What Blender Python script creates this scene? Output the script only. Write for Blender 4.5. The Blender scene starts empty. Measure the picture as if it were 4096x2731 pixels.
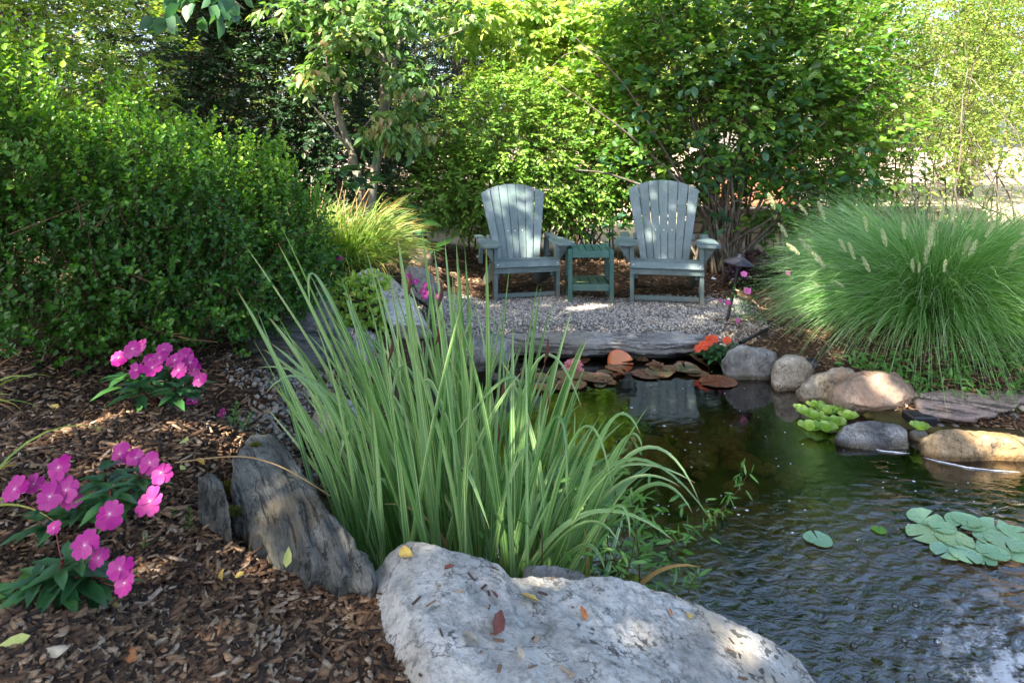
import bpy, bmesh, math, random
import numpy as np
from mathutils import Vector, Matrix
random.seed(4)
rng = np.random.default_rng(11)
SC = bpy.context.scene
COL = SC.collection
# ------------------------------------------------------------------ camera, sky, sun, exposure
F, YH, CZ = 2731.0, 553.0, 1.6          # focal length and horizon row in photo pixels, eye height above the water
cd = bpy.data.cameras.new('camera')
cam = bpy.data.objects.new('camera', cd); COL.objects.link(cam)
cam.location = (0, 0, CZ); cam.rotation_euler = (math.radians(90), 0, 0)
cd.sensor_width = 36; cd.lens = 24; cd.shift_y = -(1365.5-YH)/4096
cd.clip_start = .05; cd.clip_end = 500
cd.dof.use_dof = True; cd.dof.focus_distance = 4.2; cd.dof.aperture_fstop = 8.0
SC.camera = cam
SUN = np.array([-.42, -.50, .76]); SUN /= np.linalg.norm(SUN)       # towards the sun
el = math.asin(SUN[2]); az = math.atan2(SUN[0], SUN[1])
w = bpy.data.worlds.new('World'); SC.world = w; w.use_nodes = True
nt = w.node_tree; nt.nodes.clear()
sky = nt.nodes.new('ShaderNodeTexSky'); sky.sky_type = 'NISHITA'; sky.sun_disc = False
sky.sun_elevation = el; sky.sun_rotation = az; sky.dust_density = 3.0; sky.ozone_density = 1.0; sky.air_density = .9
bg = nt.nodes.new('ShaderNodeBackground'); bg.inputs[1].default_value = .118
wo = nt.nodes.new('ShaderNodeOutputWorld')
nt.links.new(sky.outputs[0], bg.inputs[0]); nt.links.new(bg.outputs[0], wo.inputs[0])
sl = bpy.data.lights.new('sun', 'SUN'); sl.energy = 5.0; sl.angle = math.radians(.53); sl.color = (1, .9, .74)
so = bpy.data.objects.new('sun', sl); COL.objects.link(so)
so.rotation_euler = Vector(SUN).to_track_quat('Z', 'Y').to_euler(); so.location = (-6, -7, 12)
SC.view_settings.view_transform = 'Standard'; SC.view_settings.look = 'None'
SC.view_settings.gamma = 1; SC.view_settings.use_curve_mapping = False
SC.view_settings.exposure = 2.55
SC.cycles.use_denoising = True
SC.cycles.max_bounces = 8; SC.cycles.transparent_max_bounces = 12
SC.cycles.sample_clamp_indirect = 6

# ------------------------------------------------------------------ helpers
def P(px, py, d): return np.array([(px-2048)/F*d, d, CZ-(py-YH)/F*d])
def PZ(px, py, z):
    d = (CZ-z)*F/(py-YH); return np.array([(px-2048)/F*d, d, z])
def nrm(v): return v/np.maximum(np.linalg.norm(v, axis=-1, keepdims=True), 1e-9)
def _h(i, j, k, s):
    n = (i*73856093) ^ (j*19349663) ^ (k*83492791) ^ (s*2654435)
    n = (n ^ (n >> 13))*1274126177 & 0xffffffff
    return ((n ^ (n >> 16)) & 0xffff)/65535.0
def vnoise(p, s=0):
    p = np.asarray(p, float); i = np.floor(p).astype(np.int64); f = p-i; u = f*f*(3-2*f); r = 0
    for a in (0, 1):
        for b in (0, 1):
            for c in (0, 1):
                wt = (u[:, 0] if a else 1-u[:, 0])*(u[:, 1] if b else 1-u[:, 1])*(u[:, 2] if c else 1-u[:, 2])
                r = r+wt*_h(i[:, 0]+a, i[:, 1]+b, i[:, 2]+c, s)
    return r*2-1
def fbm(p, o=4, s=0, g=.5):
    r = 0; a = 1.; q = np.asarray(p, float)
    for k in range(o): r = r+a*vnoise(q, s+k); a *= g; q = q*2.03+7.1
    return r
def smooth(a, b, x):
    t = np.clip((x-a)/(b-a), 0, 1); return t*t*(3-2*t)

def link(name, me, mat=None, parent=None, loc=None):
    o = bpy.data.objects.new(name, me); COL.objects.link(o)
    if mat is not None and me is not None and len(me.materials) == 0: me.materials.append(mat)
    if parent is not None:
        o.parent = parent
        if loc is None: loc = -Vector(parent.location) if parent.parent is None else (0, 0, 0)
    if loc is not None: o.location = loc
    return o
def tag(o, label=None, cat=None, group=None, kind=None):
    if label: o['label'] = label
    if cat: o['category'] = cat
    if group: o['group'] = group
    if kind: o['kind'] = kind
    return o
def thing(name, loc, label, cat, group=None, rz=0):
    o = bpy.data.objects.new(name, None); COL.objects.link(o); o.location = loc; o.rotation_euler.z = rz
    o.empty_display_size = .1
    return tag(o, label, cat, group)
def copy_tree(o, parent=None):
    c = o.copy(); COL.objects.link(c); c.parent = parent
    for ch in list(o.children): copy_tree(ch, c)
    return c
def mesh_np(name, V, faces, attrs=None, smoothf=False):
    V = np.asarray(V, np.float32); me = bpy.data.meshes.new(name)
    if not isinstance(faces, (list, tuple)): faces = [faces]
    faces = [np.asarray(f, np.int32) for f in faces if len(f)]
    me.vertices.add(len(V)); me.vertices.foreach_set('co', V.ravel())
    tot = np.concatenate([np.full(len(f), f.shape[1], np.int32) for f in faces])
    lv = np.concatenate([f.ravel() for f in faces])
    st = np.concatenate([[0], np.cumsum(tot)[:-1]]).astype(np.int32)
    me.loops.add(len(lv)); me.loops.foreach_set('vertex_index', lv)
    me.polygons.add(len(tot)); me.polygons.foreach_set('loop_start', st)
    if smoothf: me.polygons.foreach_set('use_smooth', np.ones(len(tot), bool))
    for k, a in (attrs or {}).items():
        at = me.attributes.new(k, 'FLOAT', 'POINT'); at.data.foreach_set('value', np.asarray(a, np.float32))
    me.update(calc_edges=True)
    return me

class Tubes:
    """collects tapered tubes into one mesh"""
    def __init__(s): s.V = []; s.Q = []; s.n = 0
    def add(s, pts, rad, sides=6):
        pts = np.asarray(pts, float); k = len(pts); rad = np.broadcast_to(rad, (k,)) if np.ndim(rad) else np.full(k, rad)
        T = nrm(np.gradient(pts, axis=0)); ref = np.array([.31, .17, .93]) if abs(T[0][2]) < .9 else np.array([1., .1, 0])
        A = nrm(np.cross(T, ref)); B = np.cross(T, A)
        th = np.arange(sides)*2*math.pi/sides
        V = pts[:, None]+rad[:, None, None]*(A[:, None]*np.cos(th)[None, :, None]+B[:, None]*np.sin(th)[None, :, None])
        i = np.arange(k-1)[:, None]*sides; j = np.arange(sides)[None]; j2 = (j+1) % sides
        q = np.stack([i+j, i+j2, i+j2+sides, i+j+sides], -1).reshape(-1, 4)+s.n
        s.V.append(V.reshape(-1, 3)); s.Q.append(q); s.n += k*sides
        return s
    def build(s, name, mat, parent=None, loc=None):
        return link(name, mesh_np(name, np.concatenate(s.V), [np.concatenate(s.Q)], None, True), mat, parent, loc)

def curve_pts(a, b, sag, n=8, seedv=None, wob=0.):
    a = np.asarray(a, float); b = np.asarray(b, float); t = np.linspace(0, 1, n)[:, None]
    p = a+(b-a)*t+np.asarray(sag, float)*(4*t*(1-t))
    if wob: p[1:-1] += rng.normal(0, wob, (n-2, 3))
    return p

def batch_segs(A, B, r, sides=3):
    """many straight thin twigs at once"""
    A = np.asarray(A); B = np.asarray(B); T = nrm(B-A); N = len(A)
    S = nrm(np.cross(T, np.array([.3, .5, .81]))); U = np.cross(T, S); th = np.arange(sides)*2*math.pi/sides
    ring = S[:, None]*np.cos(th)[None, :, None]+U[:, None]*np.sin(th)[None, :, None]
    r = np.broadcast_to(r, (N,))[:, None, None]
    V = np.concatenate([A[:, None]+ring*r, B[:, None]+ring*r*.5], 1).reshape(-1, 3)
    j = np.arange(sides); j2 = (j+1) % sides
    q = np.stack([j, j2, j2+sides, j+sides], -1)[None]+(np.arange(N)*2*sides)[:, None, None]
    return V, q.reshape(-1, 4)

LEAFT = {
 2: (np.array([[0,0],[.38,0],[.72,0],[1,0],[.25,-.46],[.62,-.40],[.25,.46],[.62,.40]]),
     [[0,1,4],[0,6,1],[5,2,3],[3,2,7]], [[4,1,2,5],[1,6,7,2]]),
 1: (np.array([[0,0],[.28,-.5],[.68,-.42],[1,0],[.68,.42],[.28,.5]]), [], [[0,3,2,1],[0,5,4,3]]),
 0: (np.array([[0,0],[.45,-.5],[1,0],[.45,.5]]), [[0,2,1],[0,3,2]], []),
}
def leaf_batch(O, T, N, L, Wd, lod=1, fold=.25, droop=.15, rnd=None):
    tm, tri, quad = LEAFT[lod]; n = len(O); k = len(tm)
    T = nrm(T); S = nrm(np.cross(T, N)); U = np.cross(S, T)
    L = np.broadcast_to(L, (n,)); Wd = np.broadcast_to(Wd, (n,))
    a = tm[None, :, 0]*L[:, None]; b = tm[None, :, 1]*Wd[:, None]
    c = fold*np.abs(tm[None, :, 1])*2*Wd[:, None]-droop*tm[None, :, 0]**2*L[:, None]
    V = O[:, None]+T[:, None]*a[..., None]+S[:, None]*b[..., None]+U[:, None]*c[..., None]
    off = (np.arange(n)*k)[:, None, None]; fs = []
    if tri: fs.append((np.array(tri)[None]+off).reshape(-1, 3))
    if quad: fs.append((np.array(quad)[None]+off).reshape(-1, 4))
    if rnd is None: rnd = rng.random(n)
    return V.reshape(-1, 3), fs, np.repeat(rnd, k)

# ------------------------------------------------------------------ materials
def newmat(name):
    m = bpy.data.materials.new(name); m.use_nodes = True; t = m.node_tree; t.nodes.clear()
    out = t.nodes.new('ShaderNodeOutputMaterial'); return m, t, out
def ramp(t, cols, fac, pos=None):
    r = t.nodes.new('ShaderNodeValToRGB'); e = r.color_ramp.elements
    while len(e) < len(cols): e.new(.5)
    for i, c in enumerate(cols):
        e[i].position = (i/(len(cols)-1) if pos is None else pos[i]); e[i].color = (*c, 1)
    t.links.new(fac, r.inputs[0]); return r.outputs[0]
def nz(t, scale, detail=4, rough=.55, vec=None, dist=0):
    n = t.nodes.new('ShaderNodeTexNoise'); n.inputs['Scale'].default_value = scale; n.inputs['Detail'].default_value = detail
    n.inputs['Roughness'].default_value = rough; n.inputs['Distortion'].default_value = dist
    if vec is not None: t.links.new(vec, n.inputs['Vector'])
    return n.outputs[0]
def coord(t, scale=(1, 1, 1), rot=(0, 0, 0), obj=True):
    c = t.nodes.new('ShaderNodeTexCoord'); m = t.nodes.new('ShaderNodeMapping')
    m.inputs['Scale'].default_value = scale; m.inputs['Rotation'].default_value = rot
    t.links.new(c.outputs['Object' if obj else 'Generated'], m.inputs[0]); return m.outputs[0]
def mixc(t, a, b, fac, mode='MIX'):
    m = t.nodes.new('ShaderNodeMix'); m.data_type = 'RGBA'; m.blend_type = mode
    for v, i in ((fac, 0), (a, 6), (b, 7)):
        if hasattr(v, 'links') or isinstance(v, bpy.types.NodeSocket): t.links.new(v, m.inputs[i])
        elif i == 0: m.inputs[0].default_value = v
        else: m.inputs[i].default_value = (*v, 1)
    return m.outputs[2]
def math_(t, op, a, b=None, clamp=False):
    m = t.nodes.new('ShaderNodeMath'); m.operation = op; m.use_clamp = clamp
    for i, v in enumerate((a, b)):
        if v is None: continue
        if isinstance(v, bpy.types.NodeSocket): t.links.new(v, m.inputs[i])
        else: m.inputs[i].default_value = v
    return m.outputs[0]
def attr(t, name):
    a = t.nodes.new('ShaderNodeAttribute'); a.attribute_name = name; return a.outputs['Fac']
def maprange(t, v, a, b, c=0, d=1):
    m = t.nodes.new('ShaderNodeMapRange'); t.links.new(v, m.inputs[0])
    for i, x in zip((1, 2, 3, 4), (a, b, c, d)): m.inputs[i].default_value = x
    return m.outputs[0]
def bsdf(t, out, col, rough=.6, spec=.5, bump=None, bstr=.3, bdist=.02, **kw):
    b = t.nodes.new('ShaderNodeBsdfPrincipled')
    if isinstance(col, bpy.types.NodeSocket): t.links.new(col, b.inputs['Base Color'])
    else: b.inputs['Base Color'].default_value = (*col, 1)
    if isinstance(rough, bpy.types.NodeSocket): t.links.new(rough, b.inputs['Roughness'])
    else: b.inputs['Roughness'].default_value = rough
    b.inputs['Specular IOR Level'].default_value = spec
    for k, v in kw.items(): b.inputs[k.replace('_', ' ')].default_value = v
    if bump is not None:
        n = t.nodes.new('ShaderNodeBump'); n.inputs['Strength'].default_value = bstr; n.inputs['Distance'].default_value = bdist
        t.links.new(bump, n.inputs['Height']); t.links.new(n.outputs[0], b.inputs['Normal'])
    if out is not None: t.links.new(b.outputs[0], out.inputs[0])
    return b
def leafmat(name, cols, rough=.42, trans=.3, src='rnd', spec=.5, pos=None, tint=1.6):
    m, t, out = newmat(name)
    if src == 'rnd': f = attr(t, 'rnd')
    else: f = t.nodes.new('ShaderNodeObjectInfo').outputs['Random']
    c = ramp(t, cols, f, pos)
    v = nz(t, 45, 2); c = mixc(t, c, mixc(t, c, (.5, .5, .5), 1., 'MULTIPLY'), maprange(t, v, .35, .7, 0, .35))
    b = bsdf(t, None, c, rough, spec)
    tr = t.nodes.new('ShaderNodeBsdfTranslucent')
    t.links.new(mixc(t, c, (tint, tint*1.05, tint*.45), 1., 'MULTIPLY'), tr.inputs[0])
    mx = t.nodes.new('ShaderNodeMixShader'); mx.inputs[0].default_value = trans
    t.links.new(b.outputs[0], mx.inputs[1]); t.links.new(tr.outputs[0], mx.inputs[2]); t.links.new(mx.outputs[0], out.inputs[0])
    return m
def barkmat(name, c1, c2, scale=30):
    m, t, out = newmat(name); v = coord(t, (1, 1, .35)); n = nz(t, scale, 5, .65, v); n2 = nz(t, 9, 3)
    c = ramp(t, [c1, c2], maprange(t, n, .35, .65)); c = mixc(t, c, (.16, .19, .14), maprange(t, n2, .52, .62, 0, .7))
    bsdf(t, out, c, .85, .2, n, .6, .01); return m
def rockmat(name, cols, scale=4., speck=None, speckamt=.5, stain=None, layer=None, rough=.8, bstr=.9, bdist=.02, moss=False, wet=True, blotch=None):
    m, t, out = newmat(name)
    v = coord(t)
    if layer is not None:
        cxx = t.nodes.new('ShaderNodeCombineXYZ')
        for i_, (nm, k_) in enumerate(zip(('lu', 'lv', 'lw'), layer[0])): t.links.new(math_(t, 'MULTIPLY', attr(t, nm), k_), cxx.inputs[i_])
        v = cxx.outputs[0]
    n1 = nz(t, scale, 8, .68, v, .4); c = ramp(t, cols, maprange(t, n1, .34, .66))
    n2 = nz(t, scale*9, 5, .7, v)
    c = mixc(t, c, mixc(t, c, (.45, .44, .42), 1., 'MULTIPLY'), maprange(t, n2, .48, .66, 0, .75))
    if speck is not None:
        n3 = nz(t, scale*26, 3, .6, coord(t)); c = mixc(t, c, speck, maprange(t, n3, .56, .62, 0, speckamt))
    if stain is not None:
        n4 = nz(t, scale*.55, 4, .65, coord(t), .6); n4 = math_(t, 'ADD', n4, 0); c = mixc(t, c, stain, maprange(t, n4, .52, .62, 0, .75))
    if blotch is not None:
        nb = nz(t, 34, 3, .55, coord(t)); nb2 = nz(t, 3.5, 3, .6, coord(t)); mb = math_(t, 'MULTIPLY', maprange(t, nb, .58, .62), maprange(t, nb2, .47, .56)); c = mixc(t, c, blotch, math_(t, 'MULTIPLY', mb, .85))
    if layer is not None:
        sc_ = t.nodes.new('ShaderNodeVectorMath'); sc_.operation = 'MULTIPLY'; sc_.inputs[1].default_value = (3.2, 1, 1.5); t.links.new(v, sc_.inputs[0])
        nl = nz(t, scale, 5, .7, sc_.outputs[0], .6); c = mixc(t, c, mixc(t, c, (.12, .12, .13), 1., 'MULTIPLY'), maprange(t, nl, .54, .60, 0, .85)); n2 = nl
    vo = t.nodes.new('ShaderNodeTexVoronoi'); vo.feature = 'DISTANCE_TO_EDGE'; vo.inputs['Scale'].default_value = scale*.8
    t.links.new(mixc(t, v, n1, .12), vo.inputs['Vector'])
    crack = maprange(t, vo.outputs[0], 0, .018, 1, 0); crack = math_(t, 'MULTIPLY', crack, maprange(t, n1, .45, .6, 0, .5))
    c = mixc(t, c, (.05, .048, .045), crack)
    nk = nz(t, scale*.7, 7, .62, coord(t), .3); kk = maprange(t, math_(t, 'ABSOLUTE', math_(t, 'SUBTRACT', nk, .5)), 0, .007, .9, 0); c = mixc(t, c, mixc(t, c, (.15, .14, .13), 1., 'MULTIPLY'), kk)
    if moss:
        n5 = nz(t, scale*2.2, 5, .6, coord(t)); c = mixc(t, c, (.05, .08, .015), maprange(t, n5, .6, .66, 0, .8))
    if wet:      # damp, algae-dark band just above the water line
        g = t.nodes.new('ShaderNodeNewGeometry'); sx = t.nodes.new('ShaderNodeSeparateXYZ'); t.links.new(g.outputs['Position'], sx.inputs[0])
        wb = math_(t, 'ADD', sx.outputs[2], math_(t, 'MULTIPLY', n1, -.05)); c = mixc(t, c, mixc(t, c, (.38, .34, .26), 1., 'MULTIPLY'), maprange(t, wb, -.01, .015, 1, 0))
    h = math_(t, 'ADD', math_(t, 'MULTIPLY', n2, .5), n1)
    bsdf(t, out, c, rough, .35, h, bstr, bdist); return m
def plain(name, col, rough=.6, spec=.4, nscale=None, amt=.4, metallic=0, bstr=.15, bdist=.003):
    m, t, out = newmat(name)
    if nscale:
        n = nz(t, nscale, 4, .6, coord(t)); c = mixc(t, col, tuple(x*(1-amt) for x in col), maprange(t, n, .4, .65))
        bsdf(t, out, c, rough, spec, n, bstr, bdist, Metallic=metallic)
    else: bsdf(t, out, col, rough, spec, Metallic=metallic)
    return m

# ------------------------------------------------------------------ pond outline and terrain height
POND = np.array([(-.62,2.15),(-.72,2.8),(-.8,3.5),(-.62,4.3),(-.35,4.85),(0,5.08),(1.55,5.05),(1.7,4.72),(1.85,4.4),(1.95,4.05),(2.15,3.8),(2.7,3.55),(3.4,3.3),(4.3,2.6),(4.3,.7),(2.3,.5),(1.55,1.2),(1.2,1.6),(.6,1.9),(0,2.02)])
def pond_sd(x, y):
    x = np.asarray(x, float); y = np.asarray(y, float); d = np.full(x.shape, 1e9); ins = np.zeros(x.shape, bool)
    n = len(POND)
    for i in range(n):
        ax, ay = POND[i]; bx, by = POND[(i+1) % n]; ex, ey = bx-ax, by-ay
        t = np.clip(((x-ax)*ex+(y-ay)*ey)/(ex*ex+ey*ey), 0, 1)
        d = np.minimum(d, np.hypot(x-ax-t*ex, y-ay-t*ey))
        c = ((ay > y) != (by > y)) & (x < (bx-ax)*(y-ay)/(by-ay+1e-12)+ax); ins ^= c
    return np.where(ins, -d, d)
CTRL = np.array([(-1,1.3,.62),(-.55,1.72,.36),(-.42,1.55,.38),(2.5,3.9,.0),(2.9,3.82,.02),(2.6,4.12,.10),(3.2,3.8,.05),(-1.8,1.8,.68),(-1.2,2.3,.63),(-2.2,2.8,.66),(-3,4,.6),(-.6,1.5,.5),(-.3,1.2,.42),(0,.3,.38),(-.8,1.85,.46),(-.75,2.3,.40),(-1.05,2.9,.40),(-1.5,3.2,.5),
 (-1.0,3.6,.30),(-1.5,4.0,.42),(-1.4,4.8,.52),(-1.6,5.6,.58),(-1.0,5.3,.36),(-2.4,6,.6),(-1.7,7.2,.45),(-.9,4.6,.3),(-.6,5.3,.16),(-.3,5.6,.12),(0,6,.12),(1,5.5,.12),(1,6.2,.12),(1.7,5.7,.12),(2.0,5.1,.18),
 (2.3,4.7,.26),(2.8,4.5,.32),(3.6,4.3,.32),(2.2,4.25,.14),(2.9,4.2,.18),(3.6,3.95,.16),(0,7.2,.13),(2,7.4,.14),(4.5,6.5,.2),(-4,8,.3),(4,9,.12),(-8,12,.2),(0,10,.1),(8,12,.1),(0,20,.1),(-20,30,.3),(20,30,.2),(0,40,.2),(40,0,.3),(-40,0,.6),(0,-40,.4),(-5,0,.7),(2,0,.3),(5,2,.2),(-3,1,.72),(0,-3,.38)], float)
def poly_sd(PL, x, y):
    d = np.full(x.shape, 1e9); ins = np.zeros(x.shape, bool); n = len(PL)
    for i in range(n):
        ax, ay = PL[i][:2]; bx, by = PL[(i+1) % n][:2]; ex, ey = bx-ax, by-ay
        t = np.clip(((x-ax)*ex+(y-ay)*ey)/(ex*ex+ey*ey), 0, 1); d = np.minimum(d, np.hypot(x-ax-t*ex, y-ay-t*ey))
        ins ^= ((ay > y) != (by > y)) & (x < (bx-ax)*(y-ay)/(by-ay+1e-12)+ax)
    return np.where(ins, -d, d)
ROCKP = [PZ(1440,2420,.36), PZ(1555,2215,.47), PZ(1640,2165,.5), PZ(1990,2235,.46), PZ(2440,2295,.37), PZ(2860,2425,.27), PZ(3210,2620,.17), PZ(3500,3300,.15), PZ(1900,3300,.45), PZ(1680,2750,.42), PZ(1660,2560,.41)]
def land(x, y):
    x = np.asarray(x, float); y = np.asarray(y, float); num = 0; den = 0
    for cx, cy, cz in CTRL:
        wt = 1/((x-cx)**2+(y-cy)**2+.015)**1.6; num = num+wt*cz; den = den+wt
    return num/den
def height(x, y):
    x = np.asarray(x, float); y = np.asarray(y, float); sh = x.shape; x = x.ravel(); y = y.ravel()
    sd = pond_sd(x, y); L = land(x, y)
    q = np.stack([x, y, 0*x], -1)
    L = L+.012*fbm(q*3, 3, 5)*smooth(0, .3, sd)
    z = np.where(sd > 0, .015+(L-.015)*smooth(-.02, .32, sd), -np.minimum(.16+.9*np.maximum(-sd-.06, 0), .42)*smooth(0, .09, -sd)+.015)
    z = np.where(sd < 0, z+.02*fbm(q*4, 2, 9), z)
    rs = poly_sd(ROCKP, x, y); k = smooth(-.02, -.10, rs); z = z*(1-k)+np.minimum(z, -.05)*k
    return z.reshape(sh)
def H(x, y): return float(height(np.array([x]), np.array([y]))[0])
def G(px, py):
    """where the photo pixel's ray meets the terrain"""
    ds = np.linspace(.9, 16, 1500); X = (px-2048)/F*ds; Z = CZ-(py-YH)/F*ds; h = height(X, ds)
    i = int(np.argmax(Z < h)) if (Z < h).any() else len(ds)-1
    return np.array([X[i], ds[i], h[i]])
def axis(lo, hi, step, far):
    a = list(np.arange(lo, hi+1e-6, step)); s = step; b = hi
    while b < far: s *= 1.25; b += s; a.append(b)
    s = step; b = lo
    while b > -far: s *= 1.25; b -= s; a.insert(0, b)
    return np.array(a)
xs = axis(-3.2, 4.4, .04, 90); ys = axis(.4, 8.0, .04, 90)
GX, GY = np.meshgrid(xs, ys); GZ = height(GX, GY)
nx, ny = len(xs), len(ys); ii = np.arange(ny-1)[:, None]*nx+np.arange(nx-1)[None]
q = np.stack([ii, ii+1, ii+1+nx, ii+nx], -1).reshape(-1, 4)
gx, gy = GX.ravel(), GY.ravel()
def gravel_mask(x, y):
    q = np.stack([x, y, 0*x], -1); e = .12*fbm(q*2.2, 3, 31)
    return smooth(-.12, .12, np.minimum.reduce([(x+.75)*1.+(y-5.6)*.3+e, 1.95-x-(5.6-y)*.25+e, y-5.0+0*e, 6.28-y+e+.1*np.sin(x*3)]))
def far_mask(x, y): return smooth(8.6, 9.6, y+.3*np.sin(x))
me = mesh_np('ground', np.stack([gx, gy, GZ.ravel()], -1), [q], {'gravel': gravel_mask(gx, gy), 'pondbed': smooth(.24, .02, pond_sd(gx, gy)), 'far': far_mask(gx, gy)}, True)
m, t, out = newmat('ground_soil')
vo_ = coord(t); n1 = nz(t, 3, 6, .7, vo_); n2 = nz(t, 45, 5, .7, vo_)
c = ramp(t, [(.018, .012, .008), (.06, .035, .022), (.11, .07, .045)], n2)
c = mixc(t, c, ramp(t, [(.07, .065, .06), (.2, .185, .165), (.34, .32, .29)], nz(t, 110, 3, .8, vo_)), attr(t, 'gravel'))
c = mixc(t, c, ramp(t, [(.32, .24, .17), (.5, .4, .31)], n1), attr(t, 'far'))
c = mixc(t, c, ramp(t, [(.012, .012, .004), (.05, .045, .014), (.10, .085, .03)], nz(t, 5, 6, .7, vo_)), attr(t, 'pondbed'))
bsdf(t, out, c, .9, .2, n2, .8, .012)
ground = link('ground', me, m); tag(ground, 'dark garden soil and pond bed under the mulch', kind='structure')

# ------------------------------------------------------------------ water
m, t, out = newmat('pond_water')
SPL = (1.85, 1.75)
pos = t.nodes.new('ShaderNodeNewGeometry').outputs['Position']
def vm(op, a, b):
    n = t.nodes.new('ShaderNodeVectorMath'); n.operation = op
    for i, v in enumerate((a, b)):
        if isinstance(v, bpy.types.NodeSocket): t.links.new(v, n.inputs[i])
        elif v is not None: n.inputs[i].default_value = v
    return n
nn = t.nodes.new('ShaderNodeTexNoise'); nn.inputs['Scale'].default_value = 3.5; nn.inputs['Detail'].default_value = 3
dis = vm('SCALE', vm('SUBTRACT', nn.outputs[1], (.5, .5, .5)).outputs[0], None); dis.inputs['Scale'].default_value = .36
pw = vm('ADD', pos, dis.outputs[0]).outputs[0]
r = vm('DISTANCE', pw, (SPL[0], SPL[1], 0)).outputs['Value']; r0 = vm('DISTANCE', pos, (SPL[0], SPL[1], 0)).outputs['Value']
ring = math_(t, 'SINE', math_(t, 'MULTIPLY', r, 2*math.pi/.07))
amp = maprange(t, r0, .3, 1.85, 1, 0.0)
amp = math_(t, 'POWER', amp, 1.9)
mp = t.nodes.new('ShaderNodeMapping'); mp.inputs['Scale'].default_value = (1, 1.5, 1); t.links.new(pos, mp.inputs[0])
fine = nz(t, 15, 4, .55, mp.outputs[0], .8); broad = nz(t, 7, 2, .5, mp.outputs[0])
h = math_(t, 'MULTIPLY', math_(t, 'ADD', math_(t, 'MULTIPLY', math_(t, 'MULTIPLY', ring, .27), maprange(t, broad, .44, .62, .0, 1)), math_(t, 'ADD', math_(t, 'MULTIPLY', fine, 1.6), math_(t, 'MULTIPLY', broad, .8))), math_(t, 'ADD', amp, .012))
bp = t.nodes.new('ShaderNodeBump'); bp.inputs['Strength'].default_value = .8; bp.inputs['Distance'].default_value = .032; t.links.new(h, bp.inputs['Height'])
fr = t.nodes.new('ShaderNodeFresnel'); fr.inputs[0].default_value = 1.72; t.links.new(bp.outputs[0], fr.inputs['Normal'])
gl = t.nodes.new('ShaderNodeBsdfGlossy'); gl.inputs['Roughness'].default_value = .02; t.links.new(bp.outputs[0], gl.inputs['Normal'])
tr = t.nodes.new('ShaderNodeBsdfTransparent'); tr.inputs[0].default_value = (.74, .64, .42, 1)
mx = t.nodes.new('ShaderNodeMixShader'); t.links.new(math_(t, 'POWER', fr.outputs[0], .70, True), mx.inputs[0]); t.links.new(tr.outputs[0], mx.inputs[1]); t.links.new(gl.outputs[0], mx.inputs[2])
df = t.nodes.new('ShaderNodeBsdfDiffuse'); df.inputs[0].default_value = (.75, .78, .82, 1)
fm = math_(t, 'MULTIPLY', maprange(t, r0, .25, .75, 1, 0), maprange(t, nz(t, 8, 7, .72, pw), .50, .60, 0, 1)); fm = math_(t, 'MULTIPLY', fm, 1., True)
mx2 = t.nodes.new('ShaderNodeMixShader'); t.links.new(fm, mx2.inputs[0]); t.links.new(mx.outputs[0], mx2.inputs[1]); t.links.new(df.outputs[0], mx2.inputs[2])
t.links.new(mx2.outputs[0], out.inputs[0])
WV = np.array([(-1.0,1.6,0),(4.6,.4,0),(4.6,5.3,0),(-1.0,5.3,0)])
water = link('pond_water', mesh_np('pond_water', WV, [np.array([[0,1,2,3]])]), m); tag(water, 'dark clear pond water with ripples and foam', kind='structure')

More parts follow.
